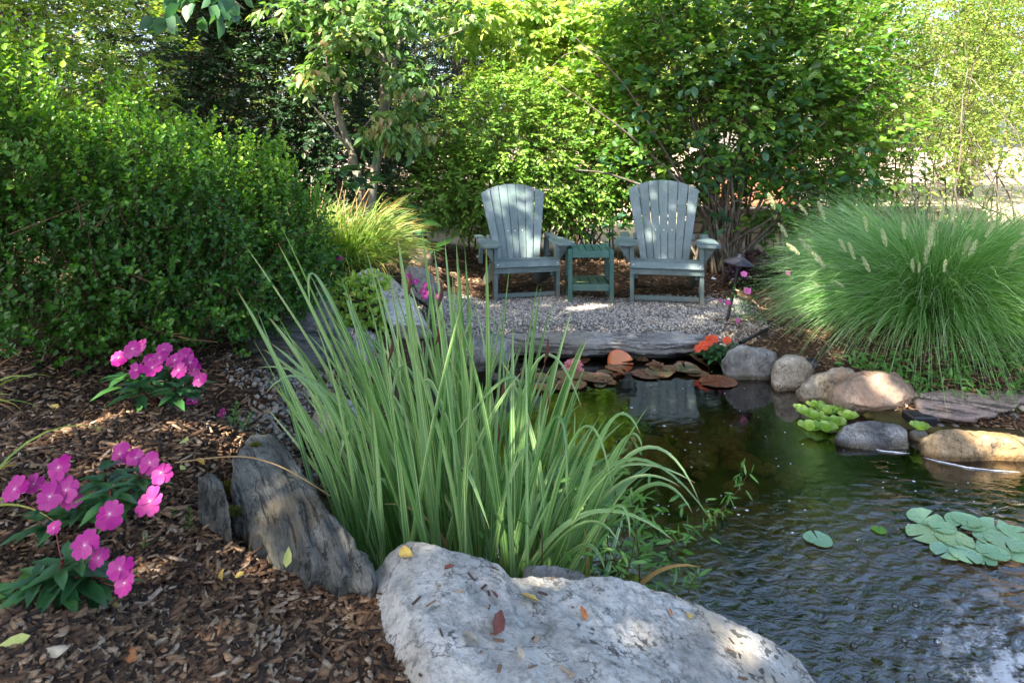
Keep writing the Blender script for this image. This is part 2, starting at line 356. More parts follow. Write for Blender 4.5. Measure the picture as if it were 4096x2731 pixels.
# ------------------------------------------------------------------ rocks
def hullrock(name, sets, voxel, mat, disp=((6, .02),), sm=3, layer=None, parent=None, crop=None, cracks=0):
    bm = bmesh.new()
    for pts in sets:
        vs = [bm.verts.new(Vector(p)) for p in pts]
        r = bmesh.ops.convex_hull(bm, input=vs)
        bmesh.ops.delete(bm, geom=list({e for e in r['geom_interior']+r['geom_unused'] if isinstance(e, bmesh.types.BMVert)}), context='VERTS')
    bmesh.ops.recalc_face_normals(bm, faces=bm.faces)
    me = bpy.data.meshes.new(name); bm.to_mesh(me); bm.free()
    o = bpy.data.objects.new('tmp', me); COL.objects.link(o)
    md = o.modifiers.new('r', 'REMESH'); md.mode = 'VOXEL'; md.voxel_size = voxel
    md2 = o.modifiers.new('s', 'SMOOTH'); md2.iterations = sm; md2.factor = .5
    dg = bpy.context.evaluated_depsgraph_get(); m2 = bpy.data.meshes.new_from_object(o.evaluated_get(dg))
    bpy.data.objects.remove(o); bpy.data.meshes.remove(me)
    n = len(m2.vertices); V = np.empty(n*3, np.float32); m2.vertices.foreach_get('co', V); V = V.reshape(-1, 3).astype(float)
    N = np.empty(n*3, np.float32); m2.vertex_normals.foreach_get('vector', N); N = N.reshape(-1, 3)
    sd = abs(hash(name)) % 1 + len(sets[0])*3
    d = 0
    for k, (f, a) in enumerate(disp):
        d = d+a*fbm(V*f+sd, 4, 17+k*5)
    if layer is not None:       # split rock: steps across the bedding
        ax, f, a = layer; u = V@nrm(np.array(ax, float))*f+.35*fbm(V*3, 3, 3)
        s = u-np.floor(u); d = d+a*(np.where(s < .8, s/.8, (1-s)/.2)-.5)*smooth(.1, .6, .5+fbm(V*5, 2, 77))
    if cracks:
        e_ = np.abs(fbm(V*2.1+4, 5, 61)); d = d-cracks*smooth(.035, 0, e_)-cracks*.6*smooth(.03, 0, np.abs(fbm(V*4.3, 4, 88)))
        d = d-.006*smooth(.3, .42, fbm(V*np.array([7, 7, 3]), 3, 44))
    V += N*np.asarray(d)[:, None]
    if layer is not None:
        a1 = nrm(np.array(layer[0], float)); a2 = nrm(np.cross(a1, [.3, .2, 1.])) if abs(a1[2]) < .7 else np.array([1., 0, 0]); a2 = nrm(a2-a1*(a2@a1)); a3 = np.cross(a1, a2)
        for nm, ax_ in (('lu', a1), ('lv', a2), ('lw', a3)):
            at = m2.attributes.new(nm, 'FLOAT', 'POINT'); at.data.foreach_set('value', (V@ax_).astype(np.float32))
    m2.vertices.foreach_set('co', V.astype(np.float32).ravel()); m2.polygons.foreach_set('use_smooth', np.ones(len(m2.polygons), bool)); m2.update()
    m2.name = name
    return link(name, m2, mat, parent)
_ico = {}
def ico(sub):
    if sub not in _ico:
        bm = bmesh.new(); bmesh.ops.create_icosphere(bm, subdivisions=sub, radius=1)
        _ico[sub] = (np.array([v.co[:] for v in bm.verts]), np.array([[v.index for v in f.verts] for f in bm.faces])); bm.free()
    return _ico[sub]
def boulder_mesh(name, size, seed, sub=5, box=.75, planes=7, cut=.82, rough=.05, flat=0.):
    V, Fc = ico(sub); V = V.copy(); r = np.random.default_rng(seed)
    V = np.sign(V)*np.abs(V)**box; V = V/np.abs(V).max()
    for k in range(planes):
        n = nrm(r.normal(size=3)); d = cut*(.85+.3*r.random()); e = V@n-d
        V = V-np.outer(np.maximum(e, 0)*.88, n)
    V += nrm(V)*(rough*1.6*fbm(V*1.3+seed, 3, seed)+rough*.5*fbm(V*4+seed, 4, seed+3))[:, None]
    if flat: V[:, 2] = np.where(V[:, 2] < -flat, -flat+(V[:, 2]+flat)*.1, V[:, 2])
    V -= (V.max(0)+V.min(0))/2; V /= (V.max(0)-V.min(0))/2
    V *= np.array(size)/2
    return mesh_np(name, V, [Fc], None, True)
def boulder(name, c, size, seed, mat, label, cat='rock', group=None, rot=(0, 0, 0), **kw):
    o = link(name, boulder_mesh(name, size, seed, **kw), mat, None, Vector(c)); o.rotation_euler = rot
    return tag(o, label, cat, group)

M_lime = rockmat('pale_limestone', [(.24, .23, .21), (.42, .41, .385), (.56, .55, .52)], 3.2, (.10, .095, .085),   .45, (.32, .29, .24), bstr=1., bdist=.02, blotch=(.045, .045, .04))
M_schist = rockmat('grey_schist', [(.05, .055, .05), (.12, .125, .115), (.22, .22, .20)], 5, None, 0, (.13, .105, .07), layer=((7, .7, 2.), 0), bstr=1., bdist=.02, moss=False)
M_slate = rockmat('grey_slate', [(.13, .13, .13), (.24, .235, .225), (.34, .335, .32)], 3, None, 0, (.17, .15, .12), layer=((6, .8, 1.2), 0), bstr=.9, bdist=.016)
M_greyrock = rockmat('grey_boulder', [(.10, .10, .10), (.2, .2, .195), (.34, .335, .32)], 5, None, 0, (.15, .13, .10))
M_granite = rockmat('speckled_granite', [(.22, .18, .13), (.38, .33, .26), (.5, .45, .38)], 5, (.07, .055, .045), .6, (.3, .2, .12))
M_brown = rockmat('brown_sandstone', [(.12, .11, .10), (.26, .185, .13), (.38, .28, .21)], 3.2, (.07, .05, .045), .3, (.3, .175, .11))
M_tan = rockmat('tan_boulder', [(.10, .07, .04), (.30, .22, .13), (.46, .36, .23)], 5, (.06, .045, .03), .6, (.34, .2, .07), blotch=(.05, .04, .025))
M_wedge = rockmat('dark_speckled_rock', [(.04, .04, .042), (.17, .17, .17), (.42, .41, .38)], 6, (.03, .03, .03), .8, None, bstr=.9)
M_block = rockmat('lichened_block', [(.13, .125, .12), (.22, .21, .195), (.3, .285, .26)], 5, None, 0, (.28, .15, .05))
M_red = rockmat('rose_slab', [(.15, .125, .12), (.27, .205, .18), (.37, .3, .265)], 3, None, 0, (.14, .13, .135), layer=((4, .8, 1.), 0))

def pts(lst, dz=0): return [P(a, b, c)+np.array([0, 0, dz]) for a, b, c in lst]
# big pale rock at the bottom of the picture
top = [PZ(1440,2420,.36), PZ(1555,2215,.47), PZ(1640,2165,.50), PZ(1780,2185,.50), PZ(1990,2235,.46), PZ(2080,2330,.40), PZ(1980,2600,.42), PZ(1700,2850,.42), PZ(1620,2700,.42), PZ(1800,3200,.45), PZ(2300,3200,.42), PZ(1640,2520,.41)]
top2 = [PZ(1990,2290,.40), PZ(2200,2330,.38), PZ(2440,2295,.37), PZ(2700,2345,.32), PZ(2860,2425,.27), PZ(3030,2520,.22), PZ(3210,2620,.17), PZ(3310,2760,.15), PZ(3500,3300,.15), PZ(2600,3300,.38), PZ(1950,2750,.41), PZ(1800,3200,.42)]
def down(ps, z, k=.04):
    c = np.mean(ps, 0); return [np.array([p[0]+(c[0]-p[0])*k, p[1]+(c[1]-p[1])*k, z]) for p in ps]
top3 = [PZ(1800,2330,.46), PZ(2050,2310,.42), PZ(2300,2350,.395), PZ(2500,2480,.375), PZ(1900,2850,.43), PZ(2400,2950,.40), PZ(1700,2600,.42)]
o = hullrock('limestone_rock', [top+down(top, -.1, .1), top2+down(top2, -.25, .08), top3+down(top3, 0, .02)], .0075, M_lime, ((2.5, .012), (8, .004), (34, .0018), (90, .001)), 4, layer=((.15, .35, .92), 6, .009), cracks=.006)
tag(o, 'large flat pale grey rock with cracks and fallen leaves in the foreground', 'rock')
# slanting schist rock
cr = [PZ(1000,1745,.58), PZ(1085,1730,.56), PZ(1300,2010,.56), PZ(1515,2335,.46), PZ(1500,2400,.40)]
lf = [PZ(935,1850,.57), PZ(925,2000,.54), PZ(1000,2200,.45), PZ(1260,2330,.38), PZ(1420,2420,.34)]
rt = [np.array([-.74,2.52,-.1]), np.array([-.26,1.9,-.1]), np.array([-.5,2.25,-.1])]
o = hullrock('schist_rock', [cr+lf+rt+down(lf, .05, -.05)], .0075, M_schist, ((5, .012), (22, .006), (60, .003)), 1, layer=((.79, .55, -.1), 21, .034))
tag(o, 'long slanting dark grey split rock leaning between the mulch and the striped iris', 'rock')
ch = [PZ(790,1900,.60), PZ(850,1885,.62), PZ(920,1990,.60), PZ(915,2110,.50), PZ(820,2060,.50)]
o = hullrock('schist_chunk', [ch+down(ch, .3, -.1)], .008, M_schist, ((7, .008), (25, .004)), 1, layer=((.79, .55, -.1), 24, .014))
tag(o, 'small upright grey rock chunk in the mulch against the slanting split rock', 'rock')
pd = [PZ(2090,2275,.30), PZ(2160,2250,.32), PZ(2330,2275,.28), PZ(2360,2330,.26), PZ(2120,2345,.28)]
o = hullrock('mossy_rock', [pd+down(pd, -.15, 0)], .01, M_greyrock, ((9, .012), (30, .003)), 3)
tag(o, 'low dark rock behind the pale foreground rock at the foot of the iris', 'rock')
# slate ledge along the far water edge
def zt(px, y): return PZ(px, y, .15)
sl_top = [PZ(1960,1352,.14), PZ(2080,1335,.14), PZ(2350,1324,.15), PZ(2450,1334,.15), PZ(2720,1336,.14), PZ(2850,1350,.13), PZ(2890,1368,.11), PZ(2700,1374,.13), PZ(2420,1368,.13), PZ(2250,1378,.12), PZ(2100,1374,.12), PZ(1960,1378,.11)]
o = hullrock('slate_ledge', [sl_top+[p+np.array([0, .03, -.075]) for p in sl_top]], .011, M_slate, ((4, .016), (14, .008), (40, .003)), 1, layer=((.05, .1, 1), 24, .028))
tag(o, 'long flat grey slate slab along the far edge of the pond before the chairs', 'rock slab')
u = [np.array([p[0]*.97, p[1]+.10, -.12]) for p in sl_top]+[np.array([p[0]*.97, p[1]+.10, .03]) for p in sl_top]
o = hullrock('edging_stone', [u], .03, plain('near_black_stone', (.012, .012, .012), .5, .3, 20), ((5, .01),), 1); tag(o, 'near black ledge of stone under the long grey slate slab', 'rock')  # near-black stone mass set back under the slab
def frontrock(name, pix, d, depth, mat, label, voxel=.009, disp=((5, .014), (16, .006), (50, .002)), sm=4, drop_=.0, layer=None, lean=.0):
    c = np.mean(pix, 0); A = []
    for a, b in pix:
        k = (c[1]-b)/100.
        for sc_, dd in ((.62, -.08), (.9, .06), (1., .36), (.88, .8), (.5, 1.05)):
            A.append(P(c[0]+(a-c[0])*sc_*1.09, c[1]+(b-c[1])*sc_-(0 if dd < .3 else -4), d+dd*depth+lean*k))
    zmin = min(p[2] for p in A); o = hullrock(name, [A+[np.array([p[0], p[1], zmin-drop_]) for p in A[::5]]] if drop_ else [A], voxel, mat, disp, sm+3, layer=layer); return tag(o, label, 'rock')
# right bank
frontrock('boulder', [(2893,1450),(2915,1400),(2960,1382),(3030,1388),(3095,1405),(3105,1440),(3095,1490),(3030,1508),(2960,1500),(2905,1480)], 4.55, .32, M_greyrock, 'rounded grey boulder at the water edge beside the orange flowers', drop_=.06)
frontrock('boulder', [(3088,1480),(3100,1440),(3150,1412),(3210,1420),(3250,1460),(3252,1520),(3215,1552),(3140,1545),(3100,1520)], 4.35, .28, M_granite, 'small pinkish granite boulder beside the rounded grey one', drop_=.06)
frontrock('boulder', [(3185,1630),(3205,1560),(3255,1510),(3330,1462),(3400,1466),(3440,1520),(3430,1640)], 4.15, .3, M_granite, 'pale granite boulder tucked behind the large brown boulder', drop_=.08, sm=-2, disp=((4, .02), (14, .008), (50, .003)))
frontrock('boulder', [(3325,1600),(3345,1540),(3390,1488),(3470,1470),(3565,1476),(3630,1520),(3678,1590),(3650,1632),(3590,1652),(3500,1662),(3420,1650),(3335,1628)], 3.95, .36, M_brown, 'large smooth brown boulder above the pale green floating plants', lean=.04, sm=-2, disp=((3, .028), (9, .012), (40, .003)))
wdg = [P(3335,1752,3.62), P(3385,1700,3.62), P(3460,1683,3.66), P(3590,1697,3.66), P(3632,1725,3.6), P(3640,1790,3.52), P(3636,1812,3.5), P(3350,1755,3.55), P(3480,1800,3.5), P(3420,1700,3.85), P(3590,1700,3.85)]
o = hullrock('boulder', [wdg+[p-np.array([0, -.03, .12]) for p in wdg]], .009, M_wedge, ((9, .008), (30, .003)), 2)
tag(o, 'dark wedge shaped speckled rock standing in the water below the brown boulder', 'rock')
frontrock('boulder', [(3688,1815),(3705,1760),(3760,1722),(3830,1708),(3960,1722),(4090,1745),(4170,1790),(4180,1880),(4080,1884),(3950,1872),(3820,1858),(3710,1838)], 3.42, .34, M_tan, 'large rounded tan boulder with orange stain at the right water edge', drop_=.05, sm=6)
boulder('boulder', P(3672,1745,3.64), (.10,.08,.09), 35, M_greyrock, 'small pale stone wedged between the speckled rock and the tan boulder', rot=(.3, .5, 0), sub=4)
sb = [P(3652,1572,4.0), P(3760,1562,4.15), P(4080,1530,4.25), P(4160,1540,4.1), P(4110,1590,3.9), P(4040,1640,3.75), P(3900,1675,3.72), P(3690,1672,3.78), P(3700,1655,3.8), P(3660,1600,3.95)]
o = hullrock('rock_slab', [sb+[p-np.array([0, -.04, .03]) for p in sb[5:]]+[p-np.array([0, -.02, .07]) for p in sb[:4]]], .009, M_red, ((4, .012), (14, .006)), 2, layer=((.2, .3, 1), 20, .014))
tag(o, 'angular reddish grey slab tilted over the pebbles at the right', 'rock slab')
sa = [P(3610,1530,4.4), P(3700,1500,4.55), P(3850,1500,4.55), P(3990,1545,4.4), P(3960,1556,4.25), P(3620,1565,4.2)]
o = hullrock('rock_slab', [sa+[p-np.array([0, .0, .08]) for p in sa]], .012, M_slate, ((5, .01), (20, .004)), 2, layer=((.05, .1, 1), 20, .012))
tag(o, 'flat grey slab half hidden behind the reddish slab below the fountain grass', 'rock slab')
boulder('boulder', P(3630,1440,4.62), (.44,.30,.30), 41, M_block, 'grey boulder seen through the hanging blades of the fountain grass', rot=(0, 0, .1), sub=4)
# left bank rocks
bA = [P(1050,1225,4.35), P(1140,1185,4.5), P(1330,1195,4.45), P(1340,1215,4.3), P(1325,1340,4.25), P(1200,1330,4.2), P(1090,1290,4.2), P(1060,1260,4.3)]
o = hullrock('stone_block', [bA+[p+np.array([0, .25, -.02]) for p in bA]+[p-np.array([0, 0, .1]) for p in bA[4:]]], .014, M_block, ((5, .012), (22, .004)), 3)
tag(o, 'squared grey block with orange lichen between the boxwood and the sedum', 'rock')
bB = [P(960,1400,3.8), P(1010,1290,3.95), P(1150,1275,4.0), P(1270,1300,3.95), P(1335,1370,3.85), P(1300,1450,3.7), P(1200,1470,3.65), P(1050,1460,3.65)]
o = hullrock('stone_block', [bB+[p-np.array([0, -.05, .1]) for p in bB]], .012, M_schist, ((5, .022), (18, .008)), 2, layer=((.1, .2, 1), 13, .02))
tag(o, 'jagged dark grey rock below the lichened block behind the iris tips', 'rock')
boulder('stone_block', P(1010,1275,4.1), (.30,.2,.12), 47, M_block, 'flat orange stained stone under the boxwood beside the lichened block', sub=4)
bC = [P(1430,1095,5.0), P(1480,1070,5.1), P(1560,1110,5.0), P(1640,1190,4.7), P(1700,1300,4.5), P(1560,1300,4.4), P(1500,1200,4.6), P(1420,1130,4.9)]
o = hullrock('stone_block', [bC+[p+np.array([.05, .2, -.15]) for p in bC]], .014, M_lime, ((5, .014), (20, .004)), 3)
tag(o, 'pale grey rock sloping down from the sedum to the magenta flowers', 'rock')
bD = [P(1620,1060,5.4), P(1700,1070,5.4), P(1740,1150,5.2), P(1690,1210,5.1), P(1600,1150,5.2)]
o = hullrock('stone_block', [bD+[p+np.array([.05, .2, -.12]) for p in bD]], .015, M_greyrock, ((6, .012),), 3)
tag(o, 'grey rock behind the iris leaves below the golden grass mound', 'rock')
boulder('boulder', P(1660,1035,5.9), (.30,.26,.22), 52, M_tan, 'rounded olive tan boulder at the right foot of the golden grass mound', sub=4)
boulder('boulder', P(1390,1400,3.95), (.32,.22,.26), 54, M_wedge, 'dark low rock under the sedum behind the iris', sub=4)
boulder('boulder', P(1350,1700,3.0), (.24,.2,.2), 55, M_lime, 'pale rock hidden behind the left iris leaves', sub=4)
boulder('boulder', P(1930,1400,4.6), (.4,.3,.2), 56, M_greyrock, 'flat grey rock at the left end of the slate slab behind the iris', sub=4)

# submerged cobbles
M_cob = rockmat('algae_cobble', [(.12, .085, .03), (.32, .24, .09), (.45, .36, .16)], 6, None, 0, None, wet=False)
cobm = [boulder_mesh('cobble', (1, .85, .6), 60+i, sub=3, box=.9, planes=4) for i in range(5)]
k = 0
while k < 230:
    px, py = rng.uniform(2050, 4000), rng.uniform(1560, 2350) if k > 90 else rng.uniform(1540, 1850)
    X, Y, _ = PZ(px, py, -.35)
    if pond_sd(np.array([X]), np.array([Y]))[0] > -.25: continue
    s = rng.uniform(.09, .24)*(1.5 if rng.random() < .12 else 1)
    o = link('cobble', cobm[k % 5], M_cob, None, (X, Y, H(X, Y)+s*.18)); o.scale = (s, s, s*.9); o.rotation_euler = (rng.uniform(-.2, .2), rng.uniform(-.2, .2), rng.uniform(0, 6))
    tag(o, 'olive brown cobble lying on the pond bed under water', 'stone', 'cobbles on the pond bed'); k += 1

# ------------------------------------------------------------------ mulch chips and gravel
def scatter_chips(name, n, sampler, lo, hi, mat, thick=.004, layers=.02, label=None):
    X, Y, keep_scale = sampler(n); n = len(X); Z = height(X, Y)+rng.random(n)*layers
    L = rng.uniform(lo, hi, n)*(.5+rng.random(n)**2*1.1)*keep_scale; Wd = np.minimum(L*rng.uniform(.10, .34, n), .014); Tk = np.full(n, thick)*rng.uniform(.5, 1.5, n)
    a = rng.uniform(0, 2*math.pi, n); tilt = rng.normal(0, .22, n)
    T = np.stack([np.cos(a)*np.cos(tilt), np.sin(a)*np.cos(tilt), np.sin(tilt)], -1)
    N = nrm(np.stack([rng.normal(0, .3, n), rng.normal(0, .3, n), np.ones(n)], -1)); S = nrm(np.cross(T, N)); U = np.cross(S, T)
    tm = np.array([[-.5,-.35,0],[.5,-.5,0],[.42,.5,0],[-.5,.4,0],[-.42,-.3,1],[.5,-.42,1],[.4,.4,1],[-.5,.34,1]])
    V = np.stack([X, Y, Z], -1)[:, None]+T[:, None]*(tm[None, :, 0]*L[:, None])[..., None]+S[:, None]*(tm[None, :, 1]*Wd[:, None])[..., None]+U[:, None]*(tm[None, :, 2]*Tk[:, None])[..., None]
    q = np.array([[4,5,6,7],[0,1,5,4],[1,2,6,5],[2,3,7,6],[3,0,4,7]])[None]+(np.arange(n)*8)[:, None, None]
    o = link(name, mesh_np(name, V.reshape(-1, 3), [q.reshape(-1, 4)], {'rnd': np.repeat(rng.random(n), 8)}), mat)
    return tag(o, label, kind='stuff')
m, t, out = newmat('bark_chip'); v = attr(t, 'rnd')
c = ramp(t, [(.018, .011, .008), (.055, .03, .018), (.125, .068, .036), (.22, .125, .066), (.33, .215, .125), (.44, .34, .25)], v, [0, .25, .5, .72, .9, 1])
c = mixc(t, c, mixc(t, c, (.4, .38, .36), 1., 'MULTIPLY'), maprange(t, nz(t, 170, 4, .7), .42, .66, 0, 1))
bsdf(t, out, c, .8, .3, nz(t, 240, 3), .5, .004); M_chip = m
def samp_near(n):
    # density follows the picture: uniform over photo pixels of the near bank
    px = rng.uniform(-250, 2000, n); py = 1380+(1.0-rng.random(n)**1.0)*1650
    z = .5; d = (CZ-.58)*F/(py-YH); X = (px-2048)/F*d; sd = pond_sd(X, d)
    ok = (sd > .03) & (X < .15-.0*d) & (d < 4.4) & (poly_sd(ROCKP, X, d) > -.04)
    return X[ok], d[ok], 1
scatter_chips('mulch_chips', 42000, samp_near, .02, .052, M_chip, label='brown shredded bark mulch over the near bank')
def samp_box(x0, x1, y0, y1, cond=None):
    def f(n):
        X = rng.uniform(x0, x1, n); Y = rng.uniform(y0, y1, n); ok = pond_sd(X, Y) > .1
        if cond is not None: ok &= cond(X, Y)
        return X[ok], Y[ok], 1
    return f
scatter_chips('mulch_chips', 15000, samp_box(-2.4, 3.6, 5.2, 8.4, lambda x, y: gravel_mask(x, y) < rng.random(len(x))*.9), .025, .06, M_chip, label='brown bark mulch under and behind the garden chairs')
scatter_chips('mulch_chips', 14000, samp_box(1.6, 4.2, 3.6, 5.6), .025, .05, M_chip, label='brown bark mulch under the fountain grass on the right bank')
scatter_chips('mulch_chips', 6000, samp_box(-2.4, -.6, 3.2, 5.6), .025, .05, M_chip, label='brown bark mulch on the left bank around the sedum')
def pebbles(name, X, Y, size, mat, label, sink=.3, sub=None):
    n = len(X); V0, F0 = (np.array([[1,0,0],[-1,0,0],[0,1,0],[0,-1,0],[0,0,1],[0,0,-1]], float), np.array([[0,2,4],[2,1,4],[1,3,4],[3,0,4],[2,0,5],[1,2,5],[3,1,5],[0,3,5]])) if sub is None else ico(sub)
    s = size*rng.uniform(.6, 1.5, n)/2; A = rng.normal(size=(n, 3, 3)); Q, _ = np.linalg.qr(A)
    sc = s[:, None]*np.stack([rng.uniform(.8, 1.25, n), rng.uniform(.7, 1, n), rng.uniform(.45, .8, n)], -1)
    V = np.einsum('nij,nkj->nki', Q, V0[None]*(1+rng.uniform(-.2, .2, (n, len(V0), 1)) if sub is None else V0[None]*0+1)*sc[:, None] if sub is None else V0[None]*sc[:, None])
    V = V+np.stack([X, Y, height(X, Y)+s*(1-sink)*.6+rng.random(n)*.006], -1)[:, None]
    k = len(V0); q = F0[None]+(np.arange(n)*k)[:, None, None]
    o = link(name, mesh_np(name, V.reshape(-1, 3), [q.reshape(-1, 3)], {'rnd': np.repeat(rng.random(n), k)}, sub is not None), mat)
    return tag(o, label, kind='stuff')
m, t, out = newmat('gravel_stone'); c = ramp(t, [(.10, .095, .09), (.22, .205, .19), (.36, .34, .31), (.5, .45, .38), (.62, .6, .57)], attr(t, 'rnd'), [0, .3, .6, .85, 1])
bsdf(t, out, mixc(t, c, mixc(t, c, (.6, .6, .6), 1., 'MULTIPLY'), maprange(t, nz(t, 120, 3), .45, .6, 0, 1)), .75, .35); M_grav = m
X = rng.uniform(-1.0, 2.2, 42000); Y = rng.uniform(5.0, 6.6, 42000); ok = (gravel_mask(X, Y) > rng.random(len(X))*.9+.05) & (pond_sd(X, Y) > .02)
pebbles('gravel', X[ok], Y[ok], .021, M_grav, 'pale grey crushed gravel before the garden chairs')
m, t, out = newmat('river_pebble'); c = ramp(t, [(.06, .06, .06), (.15, .14, .13), (.25, .2, .15), (.36, .32, .26), (.2, .2, .2)], attr(t, 'rnd'))
bsdf(t, out, c, .55, .4, nz(t, 60, 4), .3, .004); M_peb = m
X = rng.uniform(-1.55, -.55, 5000); Y = rng.uniform(2.5, 4.3, 5000); e = np.abs(pond_sd(X, Y)-.28+.1*fbm(np.stack([X, Y, X*0], -1)*4, 2))
ok = (e < .22*rng.random(len(X))+.06)
pebbles('pebbles', X[ok], Y[ok], .024, M_peb, 'small grey pebbles mixed with mulch on the left bank', sub=1)

# individual pebbles on the right bank
m, t, out = newmat('bank_pebble'); c = ramp(t, [(.10, .10, .10), (.2, .185, .17), (.33, .26, .19), (.42, .39, .34)], t.nodes.new('ShaderNodeObjectInfo').outputs['Random'])
bsdf(t, out, mixc(t, c, mixc(t, c, (.5, .5, .5), 1., 'MULTIPLY'), maprange(t, nz(t, 30, 4), .45, .6, 0, .8)), .5, .4); M_bp = m
pebm = [boulder_mesh('pebble', (1, .8, .55), 80+i, sub=3, box=1, planes=2, cut=.95, rough=.03) for i in range(4)]
k = 0
for px, py, s in [(3760,1690,.05),(3800,1660,.05),(3822,1692,.045),(3850,1672,.05),(3890,1665,.055),(3905,1700,.06),(3935,1672,.05),(3960,1690,.045),(3985,1660,.06),(4010,1700,.085),(4055,1650,.05),(4075,1690,.055),(4040,1625,.05),(4090,1620,.05),(3780,1718,.04),(3740,1712,.045),(3990,1725,.04),(4085,1720,.05),(4060,1672,.045),(3870,1640,.05),(3965,1640,.045),(4020,1655,.04),(3720,1700,.04),(3835,1720,.04),(3925,1640,.04),(3945,1715,.05)]:
    p = P(px, py+12, 3.85-.0016*(py-1640)); o = link('pebble', pebm[k % 4], M_bp, None, p); o.scale = (s, s, s); o.rotation_euler = (rng.uniform(-.4, .4), rng.uniform(-.4, .4), rng.uniform(0, 6)); k += 1
    tag(o, 'smooth river pebble between the reddish slab and the tan boulder', 'pebble', 'river pebbles on the right bank')
bm = [P(3700,1690,3.95), P(4200,1660,3.95), P(4250,1740,3.6), P(3690,1740,3.7)]
o = hullrock('earth_bank', [bm+[p-np.array([0, 0, .2]) for p in bm]], .02, M_peb, ((9, .008),), 2); tag(o, 'low earth bank holding the river pebbles behind the tan boulder', kind='structure')

# ------------------------------------------------------------------ boards, chairs and table
def board_mesh(name, c, size, rot=None, bev=.003):
    bm = bmesh.new(); bmesh.ops.create_cube(bm, size=1)
    M = Matrix.Translation(Vector(c)) @ (rot.to_4x4() if rot is not None else Matrix.Identity(4)) @ Matrix.Diagonal((*size, 1))
    bmesh.ops.transform(bm, matrix=M, verts=bm.verts)
    if bev: bmesh.ops.bevel(bm, geom=list(bm.edges), offset=bev, segments=1, affect='EDGES')
    me = bpy.data.meshes.new(name); bm.to_mesh(me); bm.free(); return me
def prism_mesh(name, outl, O, U, V, N, th, bev=.003):
    bm = bmesh.new(); O = Vector(O); U = Vector(U).normalized(); V = Vector(V).normalized(); N = Vector(N).normalized()
    a = [bm.verts.new(O+U*u+V*v-N*th/2) for u, v in outl]; b = [bm.verts.new(O+U*u+V*v+N*th/2) for u, v in outl]
    bm.faces.new(a[::-1]); bm.faces.new(b); n = len(a)
    for i in range(n): bm.faces.new((a[i], a[(i+1) % n], b[(i+1) % n], b[i]))
    bmesh.ops.recalc_face_normals(bm, faces=bm.faces)
    if bev: bmesh.ops.bevel(bm, geom=[e for e in bm.edges if e.calc_face_angle(0) > .5], offset=bev, segments=1, affect='EDGES')
    me = bpy.data.meshes.new(name); bm.to_mesh(me); bm.free(); return me
def lumber(name, c1, c2, c3):
    m, t, out = newmat(name); rr = t.nodes.new('ShaderNodeObjectInfo').outputs['Random']
    n = nz(t, 60, 5, .7, coord(t, (3, 3, .7))); n2 = nz(t, 5, 5, .6, coord(t))
    c = mixc(t, c1, c2, maprange(t, n, .4, .62)); c = mixc(t, c, c3, maprange(t, n2, .48, .68, 0, .65)); c = mixc(t, c, mixc(t, c, (.72, .76, .78), 1., 'MULTIPLY'), rr)
    g = t.nodes.new('ShaderNodeNewGeometry'); sx = t.nodes.new('ShaderNodeSeparateXYZ'); t.links.new(g.outputs['Position'], sx.inputs[0])
    c = mixc(t, c, (.16, .13, .09), math_(t, 'MULTIPLY', maprange(t, sx.outputs[2], .45, .15, 0, .5), maprange(t, n2, .4, .6)))   # soil splash on the lower boards
    bsdf(t, out, c, .5, .5, n, .25, .004); return m
M_lum = lumber('weathered_blue_green_lumber', (.075, .12, .118), (.135, .185, .19), (.20, .24, .26))
M_lum2 = lumber('dark_green_lumber', (.025, .095, .085), (.04, .13, .11), (.07, .16, .14))
M_screw = plain('screw_head', (.7, .7, .68), .35, .6, metallic=.6)
scm = mesh_np('screw', *(lambda v, f: (v*np.array([.006, .002, .006]), [f]))(*ico(2)), None, True)
